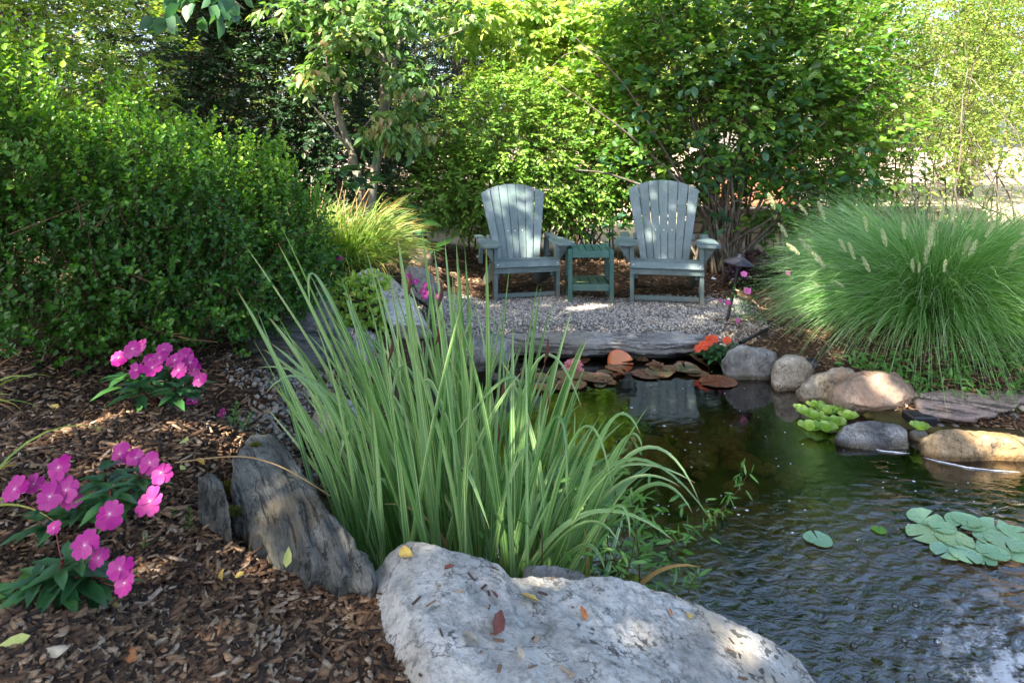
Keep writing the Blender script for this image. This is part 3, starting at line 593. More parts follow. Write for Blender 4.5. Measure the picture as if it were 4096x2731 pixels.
def make_chair(loc, rz, label, sc=1.):
    root = thing('garden_chair', (0, 0, 0), label, 'garden chair', 'slatted garden chairs by the pond')
    R = lambda deg: Matrix.Rotation(math.radians(deg), 3, 'X')
    for s in (-1, 1):
        link('leg', board_mesh('leg', (s*.292, .045, .265), (.036, .09, .53)), M_lum, root)
        # rear leg and seat rail, one sloping board
        prof = [(.09, .36), (.09, .23), (.35, .15), (.72, 0), (.86, 0), (.80, .10), (.45, .30)]
        link('side_rail', prism_mesh('side_rail', prof, (s*.258, 0, 0), (0, 1, 0), (0, 0, 1), (1, 0, 0), .032), M_lum, root)
        # arm with a curved inner edge
        arm = [(-.06, .255), (-.075, .30), (-.075, .40), (-.05, .44), (.25, .43), (.42, .385), (.50, .40), (.62, .40), (.66, .37), (.66, .33), (.5, .315), (.38, .33), (.28, .275), (.12, .25)]
        link('arm', prism_mesh('arm', [(u, s*v) for u, v in arm], (0, 0, .543), (0, 1, 0), (1, 0, 0), (0, 0, 1), .026), M_lum, root)
        link('bracket', prism_mesh('bracket', [(0, 0), (s*.09, 0), (s*.085, -.03), (0, -.16)], (s*.311, .05, .528), (1, 0, 0), (0, 0, 1), (0, 1, 0), .03), M_lum, root)
        link('rear_post', board_mesh('rear_post', (s*.335, .60, .40), (.034, .07, .24), R(8)), M_lum, root)
        o = link('bolt', mesh_np('bolt', *(lambda v, f: (v*np.array([.02, .016, .016])+np.array([s*.36, .60, .34]), [f]))(*ico(2)), None, True), M_lum, root)
    link('apron', board_mesh('apron', (0, -.002, .315), (.62, .028, .06)), M_lum, root)
    link('stretcher', board_mesh('stretcher', (0, .045, .075), (.546, .03, .038)), M_lum, root)
    sl = [(-.012, .362, -28, .062), (.055, .392, 4, .07), (.135, .386, 6, .07), (.215, .372, 11, .07), (.293, .350, 15, .07), (.37, .322, 18, .07)]
    for y, z, a, wd in sl:
        b = link('seat_slat', board_mesh('seat_slat', (0, 0, 0), (.61 if y < .3 else .5, wd, .022)), M_lum, root, (0, y, z)); b.rotation_euler.x = -math.radians(a) if a > 0 else math.radians(-a+22)
        if y < .1:
            for s in (-1, 1):
                q = link('screw', scm, M_screw, b, (s*.28, -.0, .0115)); q.rotation_euler.x = math.pi/2
    # fan back, seven boards
    rec = math.radians(22); Vd = Vector((0, math.sin(rec), math.cos(rec))); Nd = Vector((0, math.cos(rec), -math.sin(rec)))
    O = Vector((0, .41, .25)); Hh = .86
    wb, wt = .058, .094
    def topv(u): return Hh-.95*u*u-.2*abs(u)**3
    for i in range(-3, 4):
        ub0, ub1 = (i-.5)*wb, (i+.5)*wb; ut0, ut1 = (i-.5)*wt, (i+.5)*wt; g = .002
        outl = [(ub0+g, 0), (ub1-g, 0), (ut1-g, topv(ut1))]
        for q in (.66, .33): u = ut0+(ut1-ut0)*q; outl.append((u, topv(u)))
        outl.append((ut0+g, topv(ut0)))
        off = -abs(i)**2*.0045
        sl_ = link('back_slat', prism_mesh('back_slat', outl, O+Nd*off, (1, 0, 0), Vd, Nd, .02), M_lum, root)
        if i in (-1, 0, 1):
            p = O+Vd*.37+Vector((i*.074, 0, 0))-Nd*.0115+Nd*off; q = link('screw', scm, M_screw, sl_, p); q.rotation_euler.x = -rec
    link('back_rail', board_mesh('back_rail', O+Vd*.32+Nd*.04, (.56, .03, .06), Matrix.Rotation(-rec, 3, 'X')), M_lum, root)
    link('back_rail', board_mesh('back_rail', O+Vd*.04+Nd*.035, (.50, .03, .08), Matrix.Rotation(-rec, 3, 'X')), M_lum, root)
    link('back_rail', board_mesh('back_rail', O+Vd*.70+Nd*.035, (.44, .025, .06), Matrix.Rotation(-rec, 3, 'X')), M_lum, root)
    root.location = loc; root.rotation_euler.z = rz; root.scale = (sc, sc, sc); return root
make_chair((.140, 6.17, .105), math.radians(12), 'blue green slatted garden chair left of the small table, turned slightly right', .985)
make_chair((1.36, 6.0, .105), math.radians(-10), 'blue green slatted garden chair right of the small table, facing the pond', 1.03)
tb = thing('side_table', (0, 0, 0), 'small dark green slatted side table between the two garden chairs', 'side table')
for sx in (-1, 1):
    for y in (0, .36): link('leg', board_mesh('leg', (sx*.183, y+.018, .25), (.038, .038, .50)), M_lum2, tb)
    link('side_board', board_mesh('side_board', (sx*.183, .198, .455), (.03, .32, .055)), M_lum2, tb)
    link('side_board', board_mesh('side_board', (sx*.183, .198, .165), (.03, .32, .05)), M_lum2, tb)
for y in (.008, .39):
    link('apron', board_mesh('apron', (0, y, .458), (.325, .024, .058)), M_lum2, tb)
    link('apron', board_mesh('apron', (0, y, .165), (.325, .024, .055)), M_lum2, tb)
for i in range(5): link('top_slat', board_mesh('top_slat', (-.132+i*.066, .199, .476), (.059, .352, .018)), M_lum2, tb)
for i in range(4): link('shelf_slat', board_mesh('shelf_slat', (-.12+i*.08, .199, .183), (.07, .352, .018)), M_lum2, tb)
tb.location = (.698, 6.03, .115); tb.rotation_euler.z = math.radians(-1)

# ------------------------------------------------------------------ plants: generic foliage
M_bark = barkmat('grey_bark', (.055, .042, .032), (.15, .12, .095))
M_twig = plain('brown_twig', (.11, .06, .035), .8, .2, 40)
M_lichen = barkmat('lichened_bark', (.10, .075, .055), (.25, .23, .18), 22)
def in_ells(ells, n, shell, seed, lump=.3, back=.45, zmin=0.1):
    r = np.random.default_rng(seed); E = np.array(ells, float); A = E[:, 3]*E[:, 5]+E[:, 4]*E[:, 5]+E[:, 3]*E[:, 4]; A = A/A.sum()
    k = r.choice(len(E), n, p=A); D = nrm(r.normal(size=(n, 3))); u = 1-shell*r.random(n)**1.4
    u = u*(1+lump*fbm(D*2.2+seed*1.7+k[:, None]*5, 3, seed))
    Pn = E[k, :3]+D*E[k, 3:6]*u[:, None]
    keep = (D[:, 1] < .25) | (r.random(n) < back)
    keep &= Pn[:, 2] > zmin
    # drop what is buried deep inside a neighbouring lobe
    for e in E:
        q = (Pn-e[:3])/e[3:6]; keep &= ~((np.linalg.norm(q, axis=1) < .45) & (r.random(n) < .7))
    return Pn[keep], D[keep]
def foliage(name, parent, mat, ells, n, k, slen, L, Wd, lod=1, shell=.5, out=.7, up=.6, droop=.25, seed=1, fold=.2, back=.45, zmin=.1, style='flat', lump=.3, twig=.0022, rndf=None, tmat=None, label=None, cond=None, lvar=.35):
    C, D = in_ells(ells, n, shell, seed, lump, back, zmin); r = np.random.default_rng(seed+99)
    if cond is not None: m_ = cond(C); C = C[m_]; D = D[m_]
    n = len(C); Z = np.array([0, 0, 1.])
    d = nrm(D*out+Z*up+r.normal(0, .35, (n, 3))); sl = slen*r.uniform(.6, 1.4, n)
    side = nrm(np.cross(d, Z)+1e-3)
    j = np.arange(k)
    t_ = (j+.6)/k
    O = C[:, None]+d[:, None]*(sl[:, None]*t_)[..., None]-Z*(.12*sl[:, None]*t_**2)[..., None]*droop*4
    if style == 'flat':
        sg = np.where(j % 2 == 0, 1., -1.)[None, :, None]
        T = d[:, None]*.6+side[:, None]*sg*.8-Z*droop+r.normal(0, .25, (n, k, 3)); T[:, -1] = d-Z*droop*.5
        N = Z*.9+D[:, None]*.35+r.normal(0, .35, (n, k, 3))
    else:
        ph = j*2.4+r.uniform(0, 6, (n, 1)); bi = np.cross(side, d)
        pr = side[:, None]*np.cos(ph)[..., None]+bi[:, None]*np.sin(ph)[..., None]
        T = d[:, None]*.75+pr*.75+r.normal(0, .15, (n, k, 3)); N = d[:, None]*.8-pr*.5+r.normal(0, .2, (n, k, 3))
    O = O.reshape(-1, 3); T = T.reshape(-1, 3); N = nrm(N.reshape(-1, 3))
    Lr = L*r.uniform(1-lvar, 1+lvar, len(O)); rv = np.repeat(r.random(n), k)*.6+r.random(n*k)*.4
    if rndf is not None: rv = rndf(O, rv, np.tile(t_, n))
    V, fs, rn = leaf_batch(O, T, N, Lr, Lr*(Wd/L), lod, fold, .12, rv)
    o = link(name, mesh_np(name, V, fs, {'rnd': rn}), mat, parent); o['kind'] = 'stuff'
    if label: o['label'] = label
    if twig:
        V, q = batch_segs(C-d*sl[:, None]*.4, C+d*sl[:, None]*.95, twig)
        o2 = link('twigs', mesh_np('twigs', V, [q], None, True), tmat or M_twig, parent); o2['kind'] = 'stuff'
    return C, D
def stems(parent, base, C, n, r0, mat, seed, wob=.03, spread=.1, name='stem', lift=.25):
    r = np.random.default_rng(seed); idx = r.choice(len(C), n)
    for i in idx:
        a = np.array(base)+np.array([r.normal(0, spread), r.normal(0, spread), 0]); b = C[i]
        hv = np.array([a[0]-b[0], a[1]-b[1], 0])*.22+np.array([0, 0, np.linalg.norm(b-a)*lift*.3])
        p = curve_pts(a, b, hv, 10); p[1:-1] += r.normal(0, wob, (8, 3))
        tb_ = Tubes().add(p, np.linspace(r0, r0*.25, 10)*r.uniform(.7, 1.2), 6)
        for q_ in range(3):
            s_ = p[r.integers(4, 9)]; e_ = s_+nrm(b-a)*.3*r.uniform(.5, 1.5)+r.normal(0, .15, 3); tb_.add(curve_pts(s_, e_, (0, 0, -.02), 4), np.linspace(r0*.35, r0*.12, 4), 5)
        tb_.build(name, mat, parent)

# boxwoods
M_box = leafmat('boxwood_leaf', [(.018, .08, .01), (.042, .14, .014), (.09, .24, .02), (.22, .42, .03), (.42, .6, .06)], .4, .32, pos=[0, .35, .6, .82, 1], spec=.4)
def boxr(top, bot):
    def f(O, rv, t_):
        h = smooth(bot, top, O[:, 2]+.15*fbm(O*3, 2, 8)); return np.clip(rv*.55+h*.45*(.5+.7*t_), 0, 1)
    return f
bx = thing('boxwood', (-2.0, 3.1, .62), 'near tall boxwood shrub at the left edge with pale fresh shoots on top', 'shrub')
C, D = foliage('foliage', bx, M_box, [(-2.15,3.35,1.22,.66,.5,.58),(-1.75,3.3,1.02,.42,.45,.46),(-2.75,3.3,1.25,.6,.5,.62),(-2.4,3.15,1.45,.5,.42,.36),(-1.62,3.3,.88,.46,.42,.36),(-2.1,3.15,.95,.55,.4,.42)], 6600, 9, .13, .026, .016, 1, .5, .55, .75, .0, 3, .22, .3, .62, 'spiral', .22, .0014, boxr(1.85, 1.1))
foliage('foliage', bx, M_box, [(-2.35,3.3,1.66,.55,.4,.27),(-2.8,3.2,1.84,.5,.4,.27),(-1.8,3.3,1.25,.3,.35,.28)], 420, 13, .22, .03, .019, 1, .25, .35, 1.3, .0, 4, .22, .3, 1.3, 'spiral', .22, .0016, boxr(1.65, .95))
stems(bx, (-2.0, 3.3, .55), C, 10, .014, M_twig, 5)
by = thing('boxwood', (-1.75, 4.1, .55), 'broad rounded boxwood shrub behind and right of the near one', 'shrub')
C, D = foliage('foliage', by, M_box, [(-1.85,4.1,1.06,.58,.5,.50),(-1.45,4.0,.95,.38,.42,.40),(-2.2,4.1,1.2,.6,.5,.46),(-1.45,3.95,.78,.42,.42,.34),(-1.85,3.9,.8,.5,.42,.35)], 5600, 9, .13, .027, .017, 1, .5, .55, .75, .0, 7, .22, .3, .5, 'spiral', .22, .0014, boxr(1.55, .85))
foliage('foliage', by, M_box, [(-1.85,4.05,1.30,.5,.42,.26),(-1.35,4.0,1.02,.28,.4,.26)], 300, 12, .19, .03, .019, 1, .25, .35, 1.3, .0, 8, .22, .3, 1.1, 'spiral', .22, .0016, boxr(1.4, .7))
stems(by, (-1.7, 4.1, .5), C, 10, .014, M_twig, 6)

for par, cx_, cy_, cz_ in ((bx, -1.7, 2.95, 1.15), (by, -1.35, 3.62, 1.05), (bx, -2.3, 2.85, 1.35), (by, -1.6, 3.7, .8)):
    tb_ = Tubes()
    for k in range(9):
        a = np.array([cx_, cy_, cz_])+rng.normal(0, .10, 3); b = a+np.array([rng.normal(.02, .12), rng.normal(-.04, .04), rng.uniform(.03, .2)]); tb_.add(curve_pts(a, b, rng.normal(0, .015, 3), 5), np.linspace(.0035, .001, 5), 5)
    tb_.build('bare_twigs', M_twig, par)
# background shrubs and trees
M_dark = leafmat('dark_shrub_leaf', [(.008, .03, .012), (.016, .05, .018), (.028, .08, .024), (.045, .12, .035)], .5, .2)
M_light = leafmat('light_shrub_leaf', [(.08, .18, .03), (.15, .28, .04), (.26, .38, .05), (.4, .44, .07)], .5, .35)
M_burn = leafmat('burning_bush_leaf', [(.05, .14, .02), (.11, .24, .03), (.2, .36, .055), (.29, .44, .08)], .45, .3)
M_dog = leafmat('dogwood_leaf', [(.05, .13, .04), (.09, .2, .05), (.16, .27, .07), (.28, .3, .09), (.36, .24, .13)], .5, .35, pos=[0, .4, .7, .9, 1])
M_yel = leafmat('yellow_green_leaf', [(.08, .19, .03), (.2, .34, .06), (.36, .47, .11), (.52, .52, .17)], .5, .45)
M_big = leafmat('broad_shrub_leaf', [(.022, .08, .012), (.05, .145, .018), (.10, .225, .025), (.22, .34, .05)], .42, .35)
M_fine = leafmat('fine_shrub_leaf', [(.06, .15, .03), (.14, .27, .05), (.26, .36, .08), (.42, .4, .15)], .5, .4)
M_far = leafmat('far_tree_leaf', [(.10, .18, .04), (.2, .3, .07), (.34, .42, .12), (.45, .48, .18)], .5, .45)
M_con = leafmat('conifer_needle', [(.008, .03, .018), (.015, .05, .028), (.03, .08, .04)], .6, .1)

s1 = thing('shrub', (-3.6, 5.8, .5), 'light green leafy shrub rising behind the boxwoods at the top left corner', 'shrub')
C, D = foliage('foliage', s1, M_light, [(-3.9,5.8,2.3,1.0,.6,.9),(-4.6,5.6,2.6,.9,.6,1.0),(-3.9,5.9,1.5,1.0,.6,.9)], 2200, 8, .22, .06, .032, 1, .5, .7, .3, .25, 21, zmin=.6)
stems(s1, (-3.8, 5.8, .5), C, 8, .02, M_bark, 7)
s2 = thing('shrub', (-2.6, 7.8, .4), 'dark green shrub with small leaves filling the shade behind the boxwoods', 'shrub')
C, D = foliage('foliage', s2, M_dark, [(-2.9,7.8,2.2,1.2,.6,1.5),(-1.9,7.9,1.7,.9,.6,1.2),(-4.0,7.9,2.6,1.3,.6,1.6),(-2.5,7.9,3.5,1.5,.7,1.0),(-3.8,8.1,4.2,1.8,.6,.8)], 7500, 8, .22, .062, .034, 1, .55, .7, .3, .3, 22, zmin=.3)
stems(s2, (-2.6, 7.9, .3), C, 10, .02, M_bark, 8)
# dark conifers behind
def conifer(x, y, hgt, rad, seed, label, dens=1.):
    r = np.random.default_rng(seed); z0 = H(x, y); root = thing('conifer', (x, y, z0), label, 'tree')
    Tubes().add(np.array([[x, y, z0-.1], [x, y, z0+hgt*.5], [x, y, z0+hgt]]), [.14, .09, .02], 8).build('trunk', M_bark, root)
    n = int(900*dens*hgt/6); hz = r.random(n)**1.1; a = r.uniform(0, 2*math.pi, n); ln = rad*(1-hz*.85)*r.uniform(.6, 1.1, n)
    A = np.stack([x+0*a, y+0*a, z0+.2+hz*(hgt-.3)], -1); Dn = np.stack([np.cos(a), np.sin(a), -.15+.25*hz], -1)
    B = A+Dn*ln[:, None]
    V, q = batch_segs(A, B, .008); o = link('branches', mesh_np('branches', V, [q], None, True), M_bark, root); o['kind'] = 'stuff'
    k = 34; t_ = r.uniform(.25, 1, (n, k)); O = A[:, None]+Dn[:, None]*(ln[:, None]*t_)[..., None]
    T = Dn[:, None]*.6+r.normal(0, .7, (n, k, 3)); T[..., 2] -= .2; O = O.reshape(-1, 3); T = T.reshape(-1, 3)
    V, fs, rn = leaf_batch(O, T, nrm(r.normal(size=O.shape)), .11, .02, 0, .1, .1, r.random(len(O)))
    o = link('needles', mesh_np('needles', V, fs, {'rnd': rn}), M_con, root); o['kind'] = 'stuff'
conifer(-4.6, 10.2, 6.5, 2.0, 31, 'dark conifer behind the shrubs at the upper left', 1.2)
conifer(-2.4, 10.6, 7., 2.0, 32, 'dark conifer standing behind the forked dogwood', 1.2)
conifer(-.9, 11.4, 6.5, 1.5, 33, 'dark conifer with sky showing through right of the dogwood', .7)
conifer(-7.5, 9.5, 7, 2.3, 34, 'dark conifer beyond the light shrub at the far left')

# kousa dogwood
dg_ = thing('dogwood_tree', (-1.62, 7.0, .4), 'forked dogwood tree with lichened trunks and drooping pinkish green leaves', 'tree')
def trunk(parent, pix, d, r0, r1, mat, name='trunk', sides=9):
    p = np.array([P(a, b, d+dd) for a, b, dd in pix]); tt = np.linspace(0, 1, len(p)); ti = np.linspace(0, 1, len(p)*4)
    q = np.stack([np.interp(ti, tt, p[:, i]) for i in range(3)], -1)
    for _ in range(2): q[1:-1] = (q[:-2]+q[1:-1]*2+q[2:])/4
    Tubes().add(q, np.linspace(r0, r1, len(q)), sides).build(name, mat, parent)
trunk(dg_, [(1475,900,0),(1440,740,0),(1405,600,.1),(1360,490,.1),(1330,330,.2),(1290,120,.3),(1270,-200,.4)], 7.0, .05, .022, M_lichen)
trunk(dg_, [(1480,900,0),(1490,740,0),(1515,590,0),(1535,380,.1),(1530,250,.1),(1520,50,.2),(1530,-250,.3)], 7.0, .052, .025, M_lichen)
trunk(dg_, [(1500,700,0),(1530,560,.1),(1560,340,.2),(1590,180,.3),(1650,0,.4),(1680,-200,.5)], 7.05, .035, .015, M_lichen)
for a in ([(1530,620,0),(1600,540,-.2),(1700,520,-.3)],[(1540,260,0),(1700,180,-.1),(1850,120,-.2)],[(1400,600,0),(1300,480,-.2),(1230,400,-.3)],[(1520,150,0),(1400,60,-.3),(1250,20,-.4)],[(1560,400,0),(1480,480,-.3),(1450,520,-.4)],[(1535,250,0),(1430,180,-.3),(1330,150,-.4)],[(1590,180,0),(1720,80,.2),(1900,60,.2)]):
    trunk(dg_, a, 7.0, .014, .005, M_lichen, 'branch', 6)
lay = [(1640,520,.30,.16,-.35),(1520,520,.2,.12,-.5),(1600,300,.3,.10,-.2),(1400,160,.35,.12,-.4),(1480,110,.35,.12,-.3),(1270,330,.28,.12,-.3),(1300,260,.28,.12,-.3),(1180,60,.35,.12,-.2),(1350,20,.4,.12,-.3),(1600,60,.4,.14,-.1),(1800,60,.35,.14,0),(1700,340,.25,.08,-.3),(1560,440,.2,.1,-.2)]
el_ = []
for px, py, rx, rz, dd in lay:
    c = P(px, py, 7.0+dd); el_.append((c[0], c[1], c[2], rx*1.15, rx, rz))
C, D = foliage('foliage', dg_, M_dog, el_, 520, 6, .12, .095, .05, 2, .8, .4, .05, .75, 41, .18, 1., .5, lump=.2, rndf=lambda O, rv, t_: np.clip(rv*.75+.35*vnoise(O*1.3, 3)+.1, 0, 1), lvar=.25)
# separately pickable dogwood leaves on the near spray
def single_leaves(parent, mat, mesh, O, T, N, scale):
    T = nrm(T); S = nrm(np.cross(T, N)); U = np.cross(S, T); pl = Vector(parent.location)
    for i in range(len(O)):
        M = Matrix(((T[i][0], S[i][0], U[i][0]), (T[i][1], S[i][1], U[i][1]), (T[i][2], S[i][2], U[i][2])))
        o = link('leaf', mesh, mat, parent, Vector(O[i])-pl); o.rotation_euler = M.to_euler(); o.scale = (scale[i],)*3
V, fs, rn = leaf_batch(np.zeros((1, 3)), np.array([[1., 0, 0]]), np.array([[0, 0, 1.]]), 1., .52, 2, .18, .15, np.array([.5])); LM_dog = mesh_np('leaf', V, fs, {'rnd': rn})
V, fs, rn = leaf_batch(np.zeros((1, 3)), np.array([[1., 0, 0]]), np.array([[0, 0, 1.]]), 1., .62, 2, .15, .15, np.array([.5])); LM_big = mesh_np('leaf', V, fs, {'rnd': rn})
M_dog1 = leafmat('dogwood_leaf_pinkish', [(.12, .22, .06), (.22, .28, .09), (.33, .27, .14), (.4, .26, .16)], .5, .35, 'obj')
M_big1 = leafmat('broad_leaf_fresh', [(.05, .15, .03), (.09, .22, .04), (.16, .32, .055)], .4, .35, 'obj')
def cluster(px, py, w_, h_, d, n, sz):
    O = np.array([P(px+rng.uniform(-w_, w_), py+rng.uniform(-h_, h_), d+rng.uniform(-.15, .15)) for _ in range(n)])
    T = np.stack([rng.normal(0, .5, n), rng.normal(-.3, .4, n), rng.uniform(-1, -.35, n)], -1); N = np.stack([rng.normal(0, .3, n), -.8+rng.normal(0, .3, n), rng.uniform(.2, .9, n)], -1)
    return O, T, N, sz*rng.uniform(.75, 1.25, n)
for a in ((1600,520,150,35,6.6,55,.10),(1530,500,50,35,6.5,16,.10),(1270,300,90,40,6.5,28,.11),(1400,150,120,40,6.5,34,.11),(1650,370,110,25,6.6,26,.10)):
    single_leaves(dg_, M_dog1, LM_dog, *cluster(*a))
# overhanging large leaves top left
tp = thing('magnolia_branch', P(800, -60, 4.6), 'large drooping blue green leaves hanging in at the top edge left of centre', 'branch')
M_teal = leafmat('large_blue_green_leaf', [(.03, .10, .055), (.05, .14, .07), (.07, .17, .07)], .5, .3, 'obj')
O, T, N, s_ = cluster(790, 20, 190, 60, 4.6, 40, .13); single_leaves(tp, M_teal, LM_big, O, T, N, s_)
Tubes().add(curve_pts(P(500, -160, 4.9), P(980, 40, 4.5), (0, 0, .1), 8), np.linspace(.015, .005, 8)).add(curve_pts(P(700, -120, 4.9), P(760, 60, 4.5), (0, 0, .05), 6), .005).build('branch', M_bark, tp)

# burning bush
bb = thing('burning_bush', (-.15, 8.0, .13), 'sunlit bright green spreading shrub behind the left garden chair', 'shrub')
EB = [(-.1,8.0,1.55,.85,.6,.55),(-.55,8.0,1.05,.7,.55,.45),(.45,8.1,1.15,.75,.55,.5),(-.1,7.9,1.0,.8,.5,.45),(-.9,7.8,.95,.45,.4,.3),(0,8.1,2.0,.6,.4,.35)]
C, D = foliage('foliage', bb, M_burn, EB, 3300, 9, .22, .055, .027, 1, .55, .75, .15, .28, 51, .2, .35, .35, lump=.28)
stems(bb, (-.1, 8.1, .12), C, 22, .014, M_twig, 9, spread=.25)
b3 = thing('burning_bush', (.95, 8.2, .13), 'shaded green shrub with reddish stems between and behind the two chairs', 'shrub')
C, D = foliage('foliage', b3, M_burn, [(1.0,8.2,1.3,.55,.5,.6),(.75,8.2,.85,.45,.4,.35),(1.4,8.4,1.7,.6,.5,.6)], 1500, 9, .2, .055, .03, 1, .6, .7, .1, .3, 52, .2, .35, .3)
stems(b3, (.85, 8.2, .12), C, 16, .012, M_twig, 10, spread=.2)

# yellow sunlit dogwood branches, centre top
yt = thing('small_tree', (-.3, 9.2, .12), 'sunlit yellow green leafy small tree above the burning bush at top centre', 'tree')
ye = []
for px, py, rx in ((2000,300,.42),(2130,190,.5),(2250,110,.5),(2080,330,.3),(2320,200,.45),(2400,90,.5),(1880,150,.4),(2180,380,.5),(2350,330,.5),(1950,60,.4),(2120,40,.45),(2500,200,.5),(2580,60,.5),(2300,400,.4),(2450,330,.45)):
    c = P(px, py, 8.7+rng.uniform(-.3, .4)); ye.append((c[0], c[1], c[2], rx, rx*.8, rx*.38))
C, D = foliage('foliage', yt, M_yel, ye, 1900, 7, .16, .10, .05, 1, .8, .5, .05, .6, 61, .18, .8, .5, lump=.25)
trunk(yt, [(1960,1000,.4),(1990,700,.4),(2050,420,.2),(2150,220,0),(2300,60,0),(2400,-100,0)], 9.0, .05, .012, M_lichen)
stems(yt, (-.25, 9.1, 1.2), C, 10, .014, M_lichen, 11, name='branch')

# large broad leaved shrub on the right
br = thing('broad_leaved_shrub', (2.45, 7.5, .14), 'huge broad leaved shrub with arching bare stems behind the right garden chair', 'shrub')
EB = [(2.2,7.8,1.7,1.1,.7,.75),(1.85,7.9,2.3,.85,.7,.7),(3.0,7.8,1.9,1.0,.7,.75),(2.6,7.9,2.7,1.3,.7,.8),(1.7,8.0,1.2,.7,.5,.4),(3.7,7.9,1.5,.8,.6,.6),(3.4,7.9,2.5,1.0,.6,.7),(3.1,7.5,1.0,.7,.4,.35),(2.3,8.0,3.4,1.5,.7,.6)]
C, D = foliage('foliage', br, M_big, EB, 3700, 7, .34, .088, .055, 1, .7, .8, .25, .22, 71, .15, .6, .55, lump=.25)
stems(br, (2.35, 7.45, .1), C, 34, .017, M_bark, 12, spread=.16)
O = []; T = []; N = []; sz = []
for px, py, w_, h_, n in ((3180,500,90,40,14),(3050,560,120,30,14),(3250,750,100,40,16),(2850,560,120,30,14),(3460,600,60,20,8),(3330,840,60,30,12),(2500,640,120,30,16),(2600,480,120,60,14),(2950,640,160,50,22),(2880,690,120,60,20),(3420,720,70,30,10),(2700,330,200,60,24),(3050,220,200,60,24),(3200,350,120,60,18),(2870,880,40,40,9),(3150,680,80,30,12)):
    a, b, c, s_ = cluster(px, py, w_, h_, 7.0, n, .115); b[:, 2] = rng.uniform(-.5, .1, n); b[:, 0] = rng.normal(0, .9, n); c[:, 2] += .5
    O.append(a); T.append(b); N.append(c); sz.append(s_)
single_leaves(br, M_big1, LM_big, np.concatenate(O), np.concatenate(T), np.concatenate(N), np.concatenate(sz))
for a in ([(2880,1080,0),(2905,980,0),(2990,930,-.1),(3080,880,-.2),(3160,800,-.2)],[(2900,1080,.1),(3000,900,0),(3120,640,0),(3260,520,0),(3500,330,0)],[(2880,1080,.1),(2830,860,0),(2730,740,0),(2500,520,-.1),(2180,300,-.2)],[(2890,1090,.2),(2840,900,.1),(2680,640,0),(2500,330,0),(2300,150,0)],[(2895,1090,.2),(2960,800,.2),(2990,400,.2),(3000,50,.2)],[(2870,1090,.2),(2850,800,.1),(2750,400,.1),(2640,50,.1)],[(2750,860,.2),(2620,760,0),(2420,690,-.2),(2300,680,-.3)],[(2910,1080,0),(3020,960,0),(3200,800,0),(3400,690,0)],[(2860,1085,.1),(2845,1000,.1),(2830,860,.1),(2800,700,.1)],[(2925,1085,.1),(2935,980,.1),(2960,860,.1)]):
    trunk(br, a, 7.35, .024, .006, M_bark, 'stem', 7)

# fine leaved airy shrub far right
fs_ = thing('airy_shrub', (5.9, 9.3, .12), 'airy fine leaved shrub with many thin upright stems at the right edge', 'shrub')
C, D = foliage('foliage', fs_, M_fine, [(5.6,9.3,1.7,1.1,.8,1.3),(6.7,9.3,2.2,1.2,.8,1.5),(4.9,9.5,2.4,.9,.7,1.1),(5.8,9.4,3.4,1.6,.9,.9),(4.6,9.6,1.6,.9,.7,1.1),(7.4,9.6,3.2,1.2,.8,1.2)], 6500, 8, .28, .045, .027, 0, .9, .7, .5, .1, 81, zmin=.4, lump=.3, back=.7)
stems(fs_, (5.8, 9.3, .1), C, 40, .012, M_bark, 13, spread=.6)
f2 = thing('airy_shrub', (4.35, 9.0, .12), 'thin stemmed small leaved shrub between the broad leaved shrub and the airy one', 'shrub')
C, D = foliage('foliage', f2, M_big, [(4.2,9.0,1.6,.8,.6,1.2),(4.5,9.2,2.9,1.0,.7,1.0)], 1500, 8, .24, .05, .03, 1, .8, .7, .4, .15, 82, zmin=.4)
stems(f2, (4.3, 9.0, .1), C, 18, .012, M_bark, 14, spread=.3)
# sunlit trees beyond
def tree(x, y, hgt, rad, seed, label, mat=None, n=1500, L=.16, zlow=.35):
    r = np.random.default_rng(seed); z0 = H(x, y); root = thing('far_tree', (x, y, z0), label, 'tree')
    tp_ = np.array([x+r.normal(0, .3), y, z0+hgt*.8])
    Tubes().add(curve_pts((x, y, z0-.1), tp_, (r.normal(0, .2), 0, 0), 8), np.linspace(.16, .04, 8), 8).build('trunk', M_bark, root)
    el_ = [(x+r.normal(0, rad*.55), y+r.normal(0, rad*.3), z0+hgt*(zlow+(1-zlow)*.85*r.random()), rad*r.uniform(.35, .65), rad*r.uniform(.35, .6), rad*r.uniform(.25, .42)) for _ in range(11)]
    C, D = foliage('crown', root, mat or M_far, el_, n, 9, .5, L, L*.55, 0, .7, .7, .2, .3, seed+5, lump=.35, back=.7, twig=.006, tmat=M_bark)
    for i in r.choice(len(C), 8):
        a = np.array([x, y, z0+hgt*r.uniform(.2, .6)]); Tubes().add(curve_pts(a, C[i], (0, 0, .2), 6), np.linspace(.05, .015, 6), 6).build('branch', M_bark, root)
for i, (x, y, h_, r_, lab) in enumerate([(-12,16,8,3.2,'tall far tree beyond the conifers at the far left'),(-6,15,7.5,3,'far tree behind the dark conifers'),(0.2,15.5,6.8,2.6,'pale sunlit tree behind the conifer with sky gaps'),(3.4,16,6.2,2.6,'pale sunlit tree behind the middle of the broad leaved shrub'),(7.2,15,6.6,2.8,'pale sunlit tree behind the airy shrub'),(11,16.5,7,3,'bright yellow green tree beyond the airy shrub at the right edge'),(1.8,21,7.5,3.2,'hazy tree farthest back at the centre top'),(6.5,23,8,3.5,'hazy tree farthest back at the right'),(15,22,8,3.5,'far tree beyond the right edge of the garden'),(-3.5,21,8,3.4,'far tree behind the conifers left of centre')]):
    tree(x, y, h_, r_, 100+i*3, lab, n=1300 if i not in (0, 8) else 800, zlow=.25)

